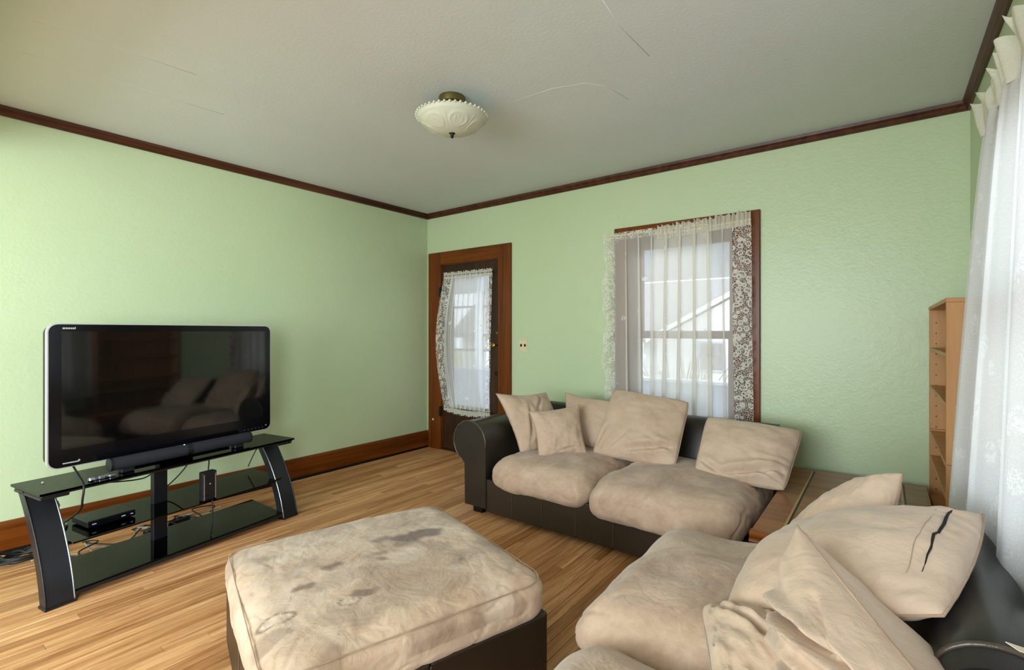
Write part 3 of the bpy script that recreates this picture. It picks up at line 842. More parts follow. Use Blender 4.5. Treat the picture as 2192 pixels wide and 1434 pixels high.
# ================================================================== BOOKCASE
B = thing('bookcase', 'narrow light wood bookcase with empty shelves in the right corner', 'bookcase', (0.29, 3.25, 0))
BX0, BX1, BY0, BY1, BH = 0.207, 0.368, 2.755, 3.745, 1.415
for (a, z0, z1) in ((BY0, 0, 0.725), (BY0, 0.7265, BH), (BY1 - 0.02, 0, 0.725), (BY1 - 0.02, 0.7265, BH)):
    b = MB(); b.box(BX0, BX1, a, a + 0.02, z0, z1, 0.0015); b.build('side_panel', 'case', B)
b = MB(); b.box(BX0 - 0.002, BX1, BY0 - 0.002, BY1 + 0.002, BH, BH + 0.018, 0.0015); b.build('top_panel', 'case', B)
b = MB(); b.box(BX1 - 0.006, BX1, BY0 + 0.02, BY1 - 0.02, 0.02, BH); b.build('back_panel', 'case', B)
for z_ in (0.06, 0.345, 0.575, 0.717, 0.98, 1.197):
    b = MB(); b.box(BX0 + 0.004, BX1 - 0.006, BY0 + 0.02, BY1 - 0.02, z_ - 0.018, z_, 0.001); b.build('shelf', 'case', B)
b = MB(); b.box(BX0 + 0.012, BX0 + 0.025, BY0 + 0.02, BY1 - 0.02, 0, 0.042); b.build('kick_board', 'case', B)
pegs = MB()
for k_ in range(20):
    for xx in (BX0 + 0.03, BX1 - 0.04):
        pegs.lathe([(0.0035, 0), (0.0035, 0.0008)], (xx, BY1 - 0.0212, 0.2 + k_ * 0.06), 6, 'y')
tag(pegs.build('peg_holes', 'iron', B), kind='stuff')

# ================================================================== RIGHT SOFA
S2 = thing('suede_sofa', 'suede seated sofa with a black leather back along the right wall', 'sofa', (-0.25, 1.4, 0))
RX0, RXB = -0.80, 0.30
b = MB(); b.box(RX0 + 0.05, 0.24, 0.44, 2.29, 0.035, 0.235, 0.008); b.build('base_frame', 'leather3', S2)
for (a, c_) in ((0.44, 0.90), (0.90, 1.36), (1.36, 1.82), (1.82, 2.29)):
    b = MB(); b.box(RX0 + 0.02, RX0 + 0.055, a + 0.001, c_ - 0.001, 0.038, 0.25, 0.004, seg=2); b.build('front_panel', 'leather3', S2)
cushion('seat_cushion', (0.86, 0.93, 0.215), 'seat', S2, (-0.395, 1.805, 0.312), (0.15, 0.14, 0.1), 0.045, 48, 0.011, 4, post=droop(0, 0.03))
cushion('seat_cushion', (0.83, 0.90, 0.205), 'seat', S2, (-0.345, 0.865, 0.305), (0.15, 0.15, 0.1), 0.04, 40, 0.007, 5, post=droop(0, 0.03))
# two back sections with rounded crowns
sec = []
for k_ in range(13):
    t = math.radians(155 - 150 * k_ / 12); sec.append((0.185 + 0.112 * math.cos(t), 0.560 + 0.110 * math.sin(t)))
sec = [(-0.02, 0.22), (0.01, 0.42)] + sec + [(0.305, 0.40), (0.305, 0.08), (0.0, 0.08)]
for (a, c_) in ((0.45, 1.275), (1.305, 2.325)):
    def f(u, v, a=a, c_=c_):
        y_ = a + (c_ - a) * v
        k = min(v, 1 - v) * (c_ - a); ins = 0.05 * max(0, 1 - k / 0.10) ** 2
        m_ = u * (len(sec) - 1); i = min(int(m_), len(sec) - 2); fr = m_ - i
        p = V((sec[i][0] * (1 - fr) + sec[i + 1][0] * fr, sec[i][1] * (1 - fr) + sec[i + 1][1] * fr))
        cx_, cz_ = 0.16, 0.34
        q = V((cx_ + (p.x - cx_) * (1 - ins * 2.0), cz_ + (p.y - cz_) * (1 - ins * 1.4)))
        return V((q.x, y_, q.y + 0.012 * fbm(V((q.x * 4, y_ * 3, q.y * 3)), 2)))
    b = MB(); b.grid(f, (len(sec) - 1) * 3, 40)
    for vv in (0.0, 1.0):
        b.bm.faces.new([b.bm.verts.new(f(i / 48, vv)) for i in range(49)])
    bs = smooth_angle(b.build('back_section', 'leather3', S2), 50)
    for vv in (0.05, 0.95):
        b = MB(); b.tube([f(i / 60, vv) + V((0, 0, 0)) for i in range(4, 52)], 0.0065, 8); b.build('piping', 'piping', bs, True)
for (fx_, fy_) in ((-0.68, 0.52), (-0.68, 2.2), (0.2, 0.52), (0.2, 2.2)):
    b = MB(); b.box(fx_ - 0.04, fx_ + 0.04, fy_ - 0.04, fy_ + 0.04, 0, 0.037, 0.006); b.build('foot', 'iron', S2)

PG2 = 'tan suede pillows piled on the right sofa'
pillow('greyish tan pillow farthest back in the right hand pile, touching the table', [(-.36, 2.16, .44), (-.10, 2.24, .70), (.055, 2.19, .80), (-.03, 1.93, .50)], 0.10, 0.07, 6, group=PG2, pinch=0.0, rnd=0.03)
r2, mid2, surf2 = pillow('large tan pillow with a torn seam against the black leather back', [(-.375, 1.55, .475), (-.30, 2.06, .525), (.234, 2.01, .745), (.103, 1.43, .665)], 0.125, 0.07, 7, group=PG2, pinch=-0.07, wr=0.009)
tp = [surf2(0.83 + 0.006 * math.sin(k_ * 1.3), 0.86 - 1.5 * k_ / 14, 0.125, 1) + V((-0.001, -0.001, 0.001)) for k_ in range(15)]
b = MB(); b.tube(tp, [0.0008 + 0.0034 * math.sin(PI * (k_ / 14) ** 0.8) for k_ in range(15)], 6); tag(b.build('torn_seam', 'tear', r2, True), 'dark open tear along one side')
tp = [surf2(0.74, 0.88 - 1.6 * k_ / 14, 0.125, 1) + V((0, 0, 0.0005)) for k_ in range(15)]
b = MB(); b.tube(tp, 0.0012, 6); b.build('stitch_line', 'seam', r2, True)
pillow('flattened tan pillow under the front one, on the right sofa', [(-.45, 1.54, .445), (-.26, 1.62, .50), (-.08, 1.30, .50), (-.32, 1.20, .45)], 0.05, 0.02, 8, group=PG2, pinch=0.04, wr=0.012,
       folds=((-0.6, -0.6, 0.6, 0.6, 0.02, 0.08),))
pillow('biggest pillow nearest the camera, peaked corner up with a long seam', [(-.22, 1.40, .44), (-.185, 1.49, .775), (.17, 1.05, .575), (.10, 1.00, .43)], 0.13, 0.27, 9, group=PG2, pinch=0.02, wr=0.010, n=56,
       folds=((-0.95, -0.15, 0.25, 0.60, 0.065, 0.06), (-0.3, 0.75, 0.35, 0.50, 0.026, 0.045), (-0.9, -0.75, 0.6, 0.1, 0.035, 0.08), (0.3, 0.8, 0.75, 0.3, 0.018, 0.05)))
b = MB(); b.box(-0.02, 0.02, -0.014, 0.014, 0, 0.0012, mat=Matrix.Translation(at_z(2190, 1392, 0.695)) @ Matrix.Rotation(0.6, 4, 'Z') @ Matrix.Rotation(0.3, 4, 'Y'))
tag(b.build('card', 'paper'), 'small cream card lying on the black leather sofa back', 'card')

# ================================================================== OTTOMAN
OT = thing('ottoman', 'big square stained tan suede ottoman on a dark leather base', 'ottoman', (-1.535, 1.165, 0), math.radians(-17.6))
OH = 0.468
b = MB(); b.box(-OH + 0.03, OH - 0.03, -OH + 0.03, OH - 0.03, 0.05, 0.26, 0.02, seg=2); b.build('base_frame', 'leather2', OT, local=True)
for k_ in range(4):
    R = Matrix.Rotation(k_ * PI / 2, 4, 'Z')
    for (a, c_) in ((-OH + 0.012, 0.0), (0.0, OH - 0.012)):
        b = MB(); b.box(a + 0.001, c_ - 0.001, -OH + 0.005, -OH + 0.035, 0.045, 0.285, 0.008, mat=R, seg=2); b.build('side_panel', 'leather2', OT, local=True)
    b = MB(); b.tube([R @ V((0, -OH + 0.004, 0.055)), R @ V((0, -OH + 0.004, 0.275))], 0.0018, 6); b.build('side_stitching', 'stitch', OT, local=True)
for fx_ in (-0.4, 0.4):
    for fy_ in (-0.4, 0.4):
        b = MB(); b.lathe([(0.03, 0), (0.034, 0.03), (0.034, 0.052)], (fx_, fy_, 0), 14); b.build('foot', 'iron', OT, local=True)

STAINS = [(-0.085, 0.20, 0.05, 0.125, 0.9), (-0.035, 0.13, 0.035, 0.06, 0.6), (-0.116, 0.055, 0.028, 0.05, 0.7), (0.0, -0.172, 0.022, 0.036, 0.88),
          (0.078, -0.285, 0.025, 0.042, 0.75), (0.004, 0.0, 0.012, 0.055, 0.7), (0.055, 0.006, 0.012, 0.018, 0.8), (0.228, -0.12, 0.025, 0.045, 0.78),
          (0.305, -0.412, 0.035, 0.06, 0.4), (0.217, 0.237, 0.008, 0.012, 0.8), (0.15, 0.10, 0.10, 0.14, 0.2), (0.30, 0.05, 0.08, 0.2, 0.2), (-0.25, 0.18, 0.05, 0.15, 0.25),
          (-0.33, 0.25, 0.05, 0.08, 0.28), (0.1, -0.18, 0.05, 0.12, 0.25), (0.2, -0.05, 0.06, 0.10, 0.2)]
WORN = [(0.215, -0.389, 0.028, 0.050), (0.247, -0.176, 0.024, 0.034), (-0.279, -0.107, 0.035, 0.045), (-0.026, -0.269, 0.018, 0.04), (0.074, 0.085, 0.05, 0.10), (0.25, 0.2, 0.03, 0.03), (-0.2, -0.25, 0.04, 0.1), (-0.02, 0.38, 0.05, 0.06)]


def stain(v):
    if v.z < 0: return 0.0
    s_ = 0.0
    w = V((v.x, v.y, 0)); dx, dy = 0.025 * fbm(w * 14 + V((3, 1, 0)), 3), 0.02 * fbm(w * 14 + V((9, 5, 0)), 3)
    for (cx_, cy_, rx_, ry_, a) in STAINS:
        d = math.hypot((v.x + dx - cx_) / rx_, (v.y + dy - cy_) / ry_)
        s_ = max(s_, a * max(0, min(1, (1.15 - d) * 3.0)))
    ring = 0
    for (cx_, cy_, rx_, ry_) in WORN[:2]:
        d = math.hypot((v.x + dx * .5 - cx_) / rx_, (v.y + dy * .5 - cy_) / ry_); ring = max(ring, 0.85 * max(0, 1 - abs(d - 1.0) * 5))
    blot = max(0, fbm(w * 6 + V((1.5, 4, 2)), 4) - 0.06) * 0.9
    line = max(0, ridge(w * 7 + V((8, 2, 0))) - 0.86) * 2.2
    return min(0.9, max(s_, ring, min(0.38, blot), min(0.42, line)))


def worn(v):
    if v.z < 0: return 0.0
    w = V((v.x, v.y, 0)); dx = 0.03 * fbm(w * 11, 3)
    s_ = 0
    for (cx_, cy_, rx_, ry_) in WORN:
        d = math.hypot((v.x + dx - cx_) / rx_, (v.y - dx - cy_) / ry_); s_ = max(s_, 0.6 * max(0, min(1, (1.0 - d) * 2.5)))
    return max(s_, min(0.45, max(0, fbm(w * 5 + V((6, 6, 1)), 4) - 0.1) * 0.9))


OC = cushion('cushion', (2 * OH + 0.015, 2 * OH + 0.015, 0.165), 'ottoman', OT, (0, 0, 0.338), (0.10, 0.10, 0.055), 0.022, 110, 0.004, 6, local=True, attrs={'stain': stain, 'worn': worn})
lp = []
hh = OH + 0.004
for (cx_, cy_, a0) in ((hh - 0.1, hh - 0.1, 0), (-hh + 0.1, hh - 0.1, 90), (-hh + 0.1, -hh + 0.1, 180), (hh - 0.1, -hh + 0.1, 270)):
    for k_ in range(9):
        t = math.radians(a0 + 90 * k_ / 8); lp.append((cx_ + 0.088 * math.cos(t), cy_ + 0.088 * math.sin(t), 0.4045))
b = MB(); b.tube(lp, 0.0022, 6, closed=True); b.build('top_seam', 'seam', OT, True, local=True)

# ================================================================== TV STAND
SR = math.radians(99.4)
ST = thing('tv_stand', 'black three tier smoked glass television stand with curved metal legs', 'tv stand', (-3.1756, 1.1425, 0), SR)


def leg_y(z):
    t = z / 0.53
    return 0.085 * t + 0.185 * t * t


for sg in (-1, 1):
    x0, x1 = (-0.675, -0.565) if sg < 0 else (0.565, 0.675)
    zs = [0.515 * k_ / 18 for k_ in range(19)]
    prof = [(leg_y(z), z) for z in zs] + [(leg_y(z) + 0.06, z) for z in reversed(zs)]
    b = MB(); b.prism(prof, 'x', x0, x1); lg = smooth_angle(b.build('leg', 'darkmetal', ST, local=True), 30)
    for xe in (x0 + 0.002, x1 - 0.002):
        b = MB(); b.tube([(xe, leg_y(z) - 0.001, z) for z in zs], 0.004, 6); b.build('leg_edge', 'edge' if (xe > x0 + 0.05) == (sg < 0) else 'darkmetal', lg, True, local=True)
    b = MB(); b.box(x0, x1, 0.06, 0.36, 0.498, 0.5135, 0.003); b.build('top_bracket', 'black', ST, local=True)
    b = MB(); b.box(x0 - 0.004, x1 + 0.004, -0.006, 0.07, 0.0, 0.012, 0.002); b.build('foot_cap', 'black', ST, local=True)
b = MB(); b.box(-0.092, -0.014, 0.29, 0.325, 0.0, 0.513, 0.004); b.build('centre_post', 'black', ST, local=True)
b = MB(); b.prism([(-0.682, 0.040), (0.682, 0.040), (0.682, 0.376), (-0.682, 0.376)], 'z', 0.524, 0.535); b.build('top_shelf', 'smoke', ST, local=True)
b = MB(); b.box(-0.672, 0.672, 0.050, 0.366, 0.5135, 0.5235, 0.001); b.build('top_backing', 'black', ST, local=True)
b = MB(); b.prism([(-0.555, 0.05), (0.50, 0.05), (0.64, 0.095), (0.66, 0.47), (-0.50, 0.47), (-0.56, 0.10)], 'z', 0.257, 0.265); b.build('middle_shelf', 'smoke', ST, local=True)
b = MB(); b.prism([(-0.56, 0.012), (0.56, 0.012), (0.575, 0.07), (0.63, 0.44), (-0.50, 0.44), (-0.56, 0.07)], 'z', 0.042, 0.050); b.build('bottom_shelf', 'smoke', ST, local=True)
b = MB(); b.box(-0.56, 0.56, 0.002, 0.02, 0.026, 0.042, 0.002); b.build('bottom_rail', 'black', ST, local=True)
for xx in (-0.575, 0.575):
    b = MB(); b.box(xx - 0.03, xx + 0.03, 0.03, 0.10, 0.026, 0.042, 0.002); b.build('shelf_bracket', 'black', ST, local=True)
    b = MB(); b.box(xx - 0.035, xx + 0.035, 0.09, 0.15, 0.245, 0.257, 0.002); b.build('shelf_bracket', 'black', ST, local=True)

# ---- television
TR = math.radians(99.0)
TV = thing('television', 'large flat black television with a thin silver rim standing on the glass stand', 'television', (-3.3754, 1.1143, 0.536), TR)
TW, T0, T1 = 0.606, 0.063, 0.797                      # half width, bottom and top above the stand


def rrect(hw, z0, z1, r, n=7):
    pts = []
    for (cx_, cz_, a0) in ((hw - r, z1 - r, 0), (-hw + r, z1 - r, 90), (-hw + r, z0 + r, 180), (hw - r, z0 + r, 270)):
        for k_ in range(n): t = math.radians(a0 + 90 * k_ / (n - 1)); pts.append((cx_ + r * math.cos(t), cz_ + r * math.sin(t)))
    return pts


b = MB(); b.prism(rrect(TW - 0.012, T0 + 0.012, T1 - 0.012, 0.04), 'y', 0.012, 0.085); smooth_angle(b.build('rear_shell', 'black', TV, local=True))
b = MB(); b.prism(rrect(TW, T0, T1, 0.045), 'y', 0.004, 0.022); smooth_angle(b.build('silver_rim', 'silver', TV, local=True))
b = MB(); b.prism(rrect(TW - 0.006, T0 + 0.006, T1 - 0.006, 0.04), 'y', 0.0, 0.0045); smooth_angle(b.build('bezel', 'blackgloss', TV, local=True))
b = MB(); b.box(-TW + 0.055, TW - 0.045, -0.0012, 0.001, T0 + 0.095, T1 - 0.042); b.build('screen', 'screen', TV, local=True)
# small worn print: a maker's mark too small to read, top left; a pale strip below
b = MB()
xq = -TW + 0.060
for k_, w_ in enumerate((0.010, 0.007, 0.008, 0.006, 0.007, 0.003)):
    b.box(xq, xq + w_, -0.0016, 0.0, T1 - 0.030, T1 - 0.022 + (0.003 if k_ == 5 else 0)); xq += w_ + 0.0022
b.build('maker_mark', 'mark', TV, local=True)
b = MB(); b.box(-TW + 0.06, -TW + 0.125, -0.0016, 0.0, T0 + 0.022, T0 + 0.028); b.box(-TW + 0.122, -TW + 0.130, -0.0016, 0.0, T0 + 0.025, T0 + 0.034); b.build('lower_mark', 'silver', TV, local=True)
b = MB()
for k_ in range(6): b.box(TW - 0.20 + k_ * 0.026, TW - 0.190 + k_ * 0.026, -0.0014, 0.0, T0 + 0.022, T0 + 0.0255)
b.build('button_marks', 'dimmark', TV, local=True)
b = MB(); b.lathe([(0.004, 0), (0.004, 0.002)], (TW - 0.04, -0.002, T0 + 0.034), 10, 'y'); b.build('indicator_light', 'silver', TV, local=True)
b = MB(); b.box(-0.10, 0.10, 0.03, 0.07, 0.012, 0.12, 0.008); b.build('neck', 'black', TV, local=True)
b = MB(); b.box(-0.30, 0.30, -0.02, 0.15, 0.0, 0.013, 0.006, seg=2); b.build('base_plate', 'blackgloss', TV, local=True)

# ---- sound bar in front of the television
SB = thing('sound_bar', 'long black sound bar lying in front of the television', 'speaker', (-3.1756, 1.1425, 0.536), SR)
pr = []
for k_ in range(16):
    t = 2 * PI * k_ / 16; pr.append((0.126 + 0.034 * math.cos(t) * (1.0 if math.cos(t) > 0 else 0.9), 0.052 + 0.034 * math.sin(t)))
b = MB(); b.prism(pr, 'x', -0.368, 0.392); smooth_angle(b.build('bar_body', 'bar', SB, local=True), 50)
for xa in (-0.374, 0.398):
    b = MB(); b.prism([(0.126 + (p - 0.126) * 1.04, 0.052 + (q - 0.052) * 1.04) for p, q in pr], 'x', xa - 0.006, xa + 0.006); b.build('end_cap', 'black', SB, local=True)
b = MB(); b.prism([(0.126 + (p - 0.126) * 1.03, 0.052 + (q - 0.052) * 1.03) for p, q in pr], 'x', 0.0, 0.03); b.build('centre_band', 'black', SB, local=True)
b = MB(); b.lathe([(0.0055, 0), (0.005, 0.003), (0.0, 0.004)], (-0.01, 0.118, 0.084), 10); b.build('badge', 'silver', SB, local=True)
for xa in (-0.30, 0.32):
    b = MB(); b.box(xa - 0.03, xa + 0.03, 0.105, 0.15, 0.0, 0.021, 0.003); b.build('foot', 'black', SB, local=True)


def st(x_, y_, z_):
    return Matrix.Translation(V((-3.1756, 1.1425, 0))) @ Matrix.Rotation(SR, 4, 'Z') @ V((x_, y_, z_))


# ---- things on the stand
BXO = thing('set_top_box', 'flat black set top box on the middle glass shelf', 'media box', tuple(st(-0.345, 0.26, 0.2655)), SR)
b = MB(); b.box(-0.108, 0.108, -0.09, 0.09, 0.006, 0.040, 0.004); b.build('case', 'black', BXO, local=True)
b = MB(); b.box(-0.105, 0.105, -0.0925, -0.088, 0.010, 0.036, 0.001); b.build('front_panel', 'blackgloss', BXO, local=True)
for (xa, w_) in ((-0.09, 0.018), (0.04, 0.018), (0.082, 0.012)):
    b = MB(); b.box(xa, xa + w_, -0.0932, -0.092, 0.020, 0.025); b.build('front_mark', 'mark', BXO, local=True)
for xa in (-0.08, 0.08):
    b = MB(); b.lathe([(0.012, 0), (0.012, 0.007)], (xa, 0, 0), 10); b.build('foot', 'black', BXO, local=True)
AD = thing('power_adapter', 'upright black power adapter box on the middle shelf with pale edges', 'adapter', tuple(st(0.108, 0.065, 0.2655)), SR)
b = MB(); b.box(-0.042, 0.042, 0.0, 0.045, 0.0, 0.175, 0.006, seg=2); b.build('case', 'black', AD, local=True)
for xa in (-0.036, 0.031):
    b = MB(); b.box(xa, xa + 0.006, -0.0012, 0.001, 0.006, 0.160, 0.0005); b.build('pale_edge', 'edge', AD, local=True)
b = MB(); b.lathe([(0.004, 0), (0.004, 0.0015)], (0, -0.0016, 0.10), 10, 'y'); b.build('status_light', 'mark', AD, local=True)
b = MB(); b.box(-0.04, 0.04, -0.001, 0.0005, 0.030, 0.034); b.build('seam_line', 'blackgloss', AD, local=True)


def cable(name, label, pts, r=0.004, mat='cable', cat='cable', n=24, parent=None):
    P = [V(p) for p in pts]; out = []
    for i in range(len(P) - 1):
        p0, p1, p2, p3 = P[max(i - 1, 0)], P[i], P[i + 1], P[min(i + 2, len(P) - 1)]
        m = max(2, n // (len(P) - 1))
        for k in range(m):
            t = k / m
            out.append(0.5 * ((2 * p1) + (p2 - p0) * t + (2 * p0 - 5 * p1 + 4 * p2 - p3) * t * t + (3 * p1 - p0 - 3 * p2 + p3) * t ** 3))
    out.append(P[-1])
    b_ = MB(); b_.tube(out, r, 7); o_ = b_.build(name, mat, parent, True)
    return o_ if parent else tag(o_, label, cat)


cable('cord', None, [st(0.108, 0.085, 0.44), st(0.109, 0.08, 0.48), st(0.108, 0.075, 0.5135)], parent=AD)
cable('cord', None, [st(-0.50, 0.20, 0.60), st(-0.505, 0.12, 0.56), st(-0.52, 0.034, 0.535), st(-0.525, 0.034, 0.47), st(-0.51, 0.10, 0.40), st(-0.53, 0.2, 0.33), st(-0.56, 0.27, 0.272)], 0.005, parent=TV)
cable('sagging_cord', 'black cord sagging behind the stand left of the centre post', [st(-0.40, 0.39, 0.52), st(-0.34, 0.41, 0.45), st(-0.22, 0.42, 0.415), st(-0.08, 0.42, 0.40), st(-0.03, 0.40, 0.44)])
cable('looped_cord', 'black cord looping down behind the stand right of the centre post', [st(0.19, 0.39, 0.52), st(0.16, 0.41, 0.42), st(0.08, 0.43, 0.33), st(0.03, 0.42, 0.32), st(0.00, 0.40, 0.40), st(0.005, 0.39, 0.51)])
cable('outer_cord', 'black cord hanging at the right end of the stand', [st(0.64, 0.36, 0.51), st(0.66, 0.385, 0.46), st(0.64, 0.42, 0.40), st(0.60, 0.44, 0.30)], 0.0035)
cable('adapter_lead', 'black lead hanging below the adapter to the bottom shelf', [st(0.108, 0.042, 0.27), st(0.109, 0.040, 0.2), st(0.108, 0.045, 0.12), st(0.11, 0.06, 0.055)])
cable('grey_cord', 'pale grey bundled cord at the left end of the middle shelf', [st(-0.60, 0.26, 0.54), st(-0.57, 0.30, 0.47), st(-0.60, 0.33, 0.42), st(-0.55, 0.34, 0.44), st(-0.52, 0.31, 0.39), st(-0.56, 0.28, 0.34), st(-0.50, 0.30, 0.28), st(-0.47, 0.36, 0.272)], 0.006, 'cablegrey')
rs = random.Random(5)
pts = []
for k_ in range(22):
    pts.append(st(-0.55 + 0.98 * k_ / 21 + rs.uniform(-0.05, 0.05), 0.50 + rs.uniform(-0.02, 0.14), 0.006 + rs.uniform(0.0, 0.05)))
cable('cord_tangle', 'pale tangled cord lying on the floor behind the stand', pts, 0.004, 'cablegrey', n=110)
pts = [p + V((rs.uniform(-0.04, 0.04), rs.uniform(-0.06, 0.06), 0.0)) for p in pts[::-1]]
for p in pts: p.z = 0.005 + rs.uniform(0, 0.04)
cable('black_cord_tangle', 'black tangled cord on the floor behind the stand', pts, 0.004, n=110)
PS = thing('power_strip', 'dark power strip on the floor behind the stand', 'power strip', tuple(st(0.12, 0.56, 0)), SR + 0.15)
b = MB(); b.box(-0.14, 0.14, -0.025, 0.025, 0, 0.035, 0.006, seg=2); b.build('strip_body', 'black', PS, local=True)
for k_ in range(4):
    b = MB(); b.box(-0.11 + k_ * 0.06, -0.08 + k_ * 0.06, -0.012, 0.012, 0.034, 0.0365, 0.001); b.build('socket', 'blackgloss', PS, local=True)
b = MB(); b.box(0.105, 0.125, -0.012, 0.012, 0.034, 0.040, 0.002); b.build('rocker_switch', 'edge', PS, local=True)
rs = random.Random(11)
c0 = at_z(38, 1206, 0.0); pts = []
for k_ in range(34):
    a = k_ * 0.83; rr = 0.07 + 0.05 * rs.random()
    pts.append((c0.x + rr * math.cos(a) * 0.75 + rs.uniform(-.02, .02), c0.y + rr * math.sin(a) * 1.15 + 0.03 + rs.uniform(-.02, .02), 0.008 + 0.045 * rs.random() + 0.012 * (k_ % 3)))
cable('coiled_cord', 'coiled black cord heaped on the floor left of the stand', pts, 0.0075, n=170)
b = MB()
rs = random.Random(2)
for k_ in range(5):
    p = st(-0.47 + k_ * 0.022, 0.085 + 0.006 * (k_ % 2), 0.536)
    b.box(-0.013, 0.013, -0.009, 0.009, 0, 0.010 + 0.008 * rs.random(), 0.003, mat=Matrix.Translation(p) @ Matrix.Rotation(SR + rs.uniform(-.3, .3), 4, 'Z') @ Matrix.Rotation(rs.uniform(-0.25, 0.25), 4, 'X'))
tag(b.build('crumpled_wrapper', 'edge'), 'crumpled silvery wrapper below the lower left corner of the television', 'wrapper')

# ================================================================== CEILING LIGHT
CL = thing('ceiling_light', 'cream glass bowl ceiling light with scalloped rim and antique brass canopy', 'ceiling light', (-1.925, 1.965, H))
cx_, cy_ = -1.925, 1.965
b = MB(); b.lathe([(0.0, H), (0.074, H), (0.076, H - 0.012), (0.072, H - 0.036), (0.060, H - 0.046), (0.0, H - 0.048)], (cx_, cy_, 0), 40); smooth_angle(b.build('canopy', 'antique', CL), 40)
b = MB(); b.lathe([(0.012, H - 0.046), (0.012, H - 0.192)], (cx_, cy_, 0), 14); b.build('rod', 'antique', CL, True)
zr, dep, R0 = 2.490, 0.090, 0.196
pf = []
for k_ in range(26):
    t = k_ / 25; r_ = R0 * math.sin(t * PI / 2) ** 0.95; pf.append((max(0.004, r_), zr - dep * (1 - (r_ / R0) ** 2.3) * 0.86 - dep * 0.14 * (1 - (r_ / R0) ** 9)))
inner = [(r_ - 0.006, z_ + 0.006) for r_, z_ in reversed(pf) if r_ > 0.02]


def emboss(r, z, a):
    q = r / R0
    e = 0.0
    if q > 0.90: e = 0.0
    elif 0.42 < q < 0.86:
        m_ = (a * 6 / (2 * PI)) % 1.0 - 0.5
        d = math.hypot(m_ * 2.4, (q - 0.64) / 0.24)
        e = 0.0034 * math.exp(-((d - 0.85) / 0.12) ** 2) + 0.0022 * math.exp(-((d - 0.45) / 0.14) ** 2) * (0.7 + 0.3 * math.cos(a * 48)) + 0.0015 * math.exp(-((abs(m_) - 0.5) / 0.03) ** 2)
    e += 0.0018 * math.exp(-((q - 0.93) / 0.02) ** 2)
    return r + e, z - e * 0.8


b = MB(); b.lathe(pf + [(r_, z_) for r_, z_ in inner], (cx_, cy_, 0), 264, wob=emboss)
b.build('glass_bowl', 'bowl', CL, True)
b = MB(); b.lathe([(0.0, zr - dep - 0.028), (0.006, zr - dep - 0.025), (0.010, zr - dep - 0.016), (0.008, zr - dep - 0.008), (0.018, zr - dep + 0.0), (0.012, zr - dep + 0.008)], (cx_, cy_, 0), 18); b.build('finial', 'iron', CL, True)
# scalloped cream beads along the rim
for k_ in range(44):
    a = 2 * PI * k_ / 44
    if k_ == 0:
        b = MB(); bmesh.ops.create_uvsphere(b.bm, u_segments=8, v_segments=6, radius=0.0075); bead = b.build('rim_bead', 'bowl', CL, True); bead0 = bead
    else:
        bead = bead0.copy(); col.objects.link(bead)
    bead.location = (cx_ + (R0 + 0.002) * math.cos(a), cy_ + (R0 + 0.002) * math.sin(a), zr + 0.002)

# ================================================================== SWITCH PLATE
SP = thing('light_switch', 'ivory double light switch plate on the green wall right of the door', 'light switch', (-2.744, YB, 1.152))
b = MB(); b.box(-2.744 - 0.046, -2.744 + 0.046, YB - 0.006, YB, 1.152 - 0.058, 1.152 + 0.058, 0.003, seg=2); b.build('plate', 'ivory', SP)
for dx in (-0.023, 0.023):
    b = MB(); b.box(-2.744 + dx - 0.006, -2.744 + dx + 0.006, YB - 0.020, YB - 0.005, 1.145, 1.170, 0.002, mat=None); b.build('toggle', 'iron', SP)

# ================================================================== CURTAINS
def uvm(w, h):
    return lambda u, v: (u * w, v * h)


# ---- on the door: net gathered on rods at both ends
DC = thing('door_curtain', 'white lace panel gathered on the dark door', 'curtain', (-3.47, YB - 0.05, 0.44))
dz0, dz1 = 0.475, 1.885


def d_edges(v):
    bul = math.sin(PI * min(1, max(0, v))) ** 0.7
    xl = -3.79 - 0.075 * math.sin(PI * (0.15 + 0.72 * (1 - v))) ** 1.0 * bul
    xr = -3.105 - 0.012 * math.sin(PI * v) - 0.03 * (1 - v) ** 2
    return xl, xr


def d_pt(u, v, amp=1.0):
    xl, xr = d_edges(v); gather = 0.35 + 0.65 * min(1, 4 * min(v, 1 - v) + 0.1)
    ph = 2 * PI * 11 * u + 1.3 * math.sin(5 * u)
    x_ = xl + (xr - xl) * u + amp * 0.030 * math.sin(ph + 0.8 * v)
    y_ = YB - 0.030 - 0.012 * amp * (1 + math.sin(ph)) * gather - 0.05 * (1 - u) ** 2 * math.sin(PI * v)
    return V((x_, y_, dz0 + (dz1 - dz0) * v))


b = MB(); b.grid(lambda u, v: d_pt(0.16 + 0.76 * u, v), 150, 40, uvm(0.9, 1.4)); b.build('net_panel', 'sheer', DC, True)
b = MB(); b.grid(lambda u, v: d_pt(0.17 * u, v, 0.3), 16, 40, uvm(0.16, 1.4)); b.build('lace_border', 'lace', DC, True)
b = MB(); b.grid(lambda u, v: d_pt(0.90 + 0.10 * u, v, 0.3), 12, 40, uvm(0.09, 1.4)); b.build('lace_border', 'lace', DC, True)
for (za, zb, vv) in ((dz1 - 0.03, dz1 + 0.035, 1.0), (dz0 - 0.035, dz0 + 0.02, 0.0)):
    def g(u, v, za=za, zb=zb, vv=vv):
        xl, xr = d_edges(vv)
        return V((xl + (xr - xl) * u + 0.004 * math.sin(80 * u), YB - 0.032 - 0.012 * math.sin(2 * PI * 26 * u) * (0.5 + abs(v - 0.5)), za + (zb - za) * v + (0.008 * math.sin(2 * PI * 19 * u + 1) if (v > .5) == (vv > .5) else 0) - (0.03 * math.sin(PI * u) if vv < .5 else 0)))
    b = MB(); b.grid(g, 140, 5, uvm(0.7, 0.06)); b.build('gathered_heading', 'heading', DC, True)
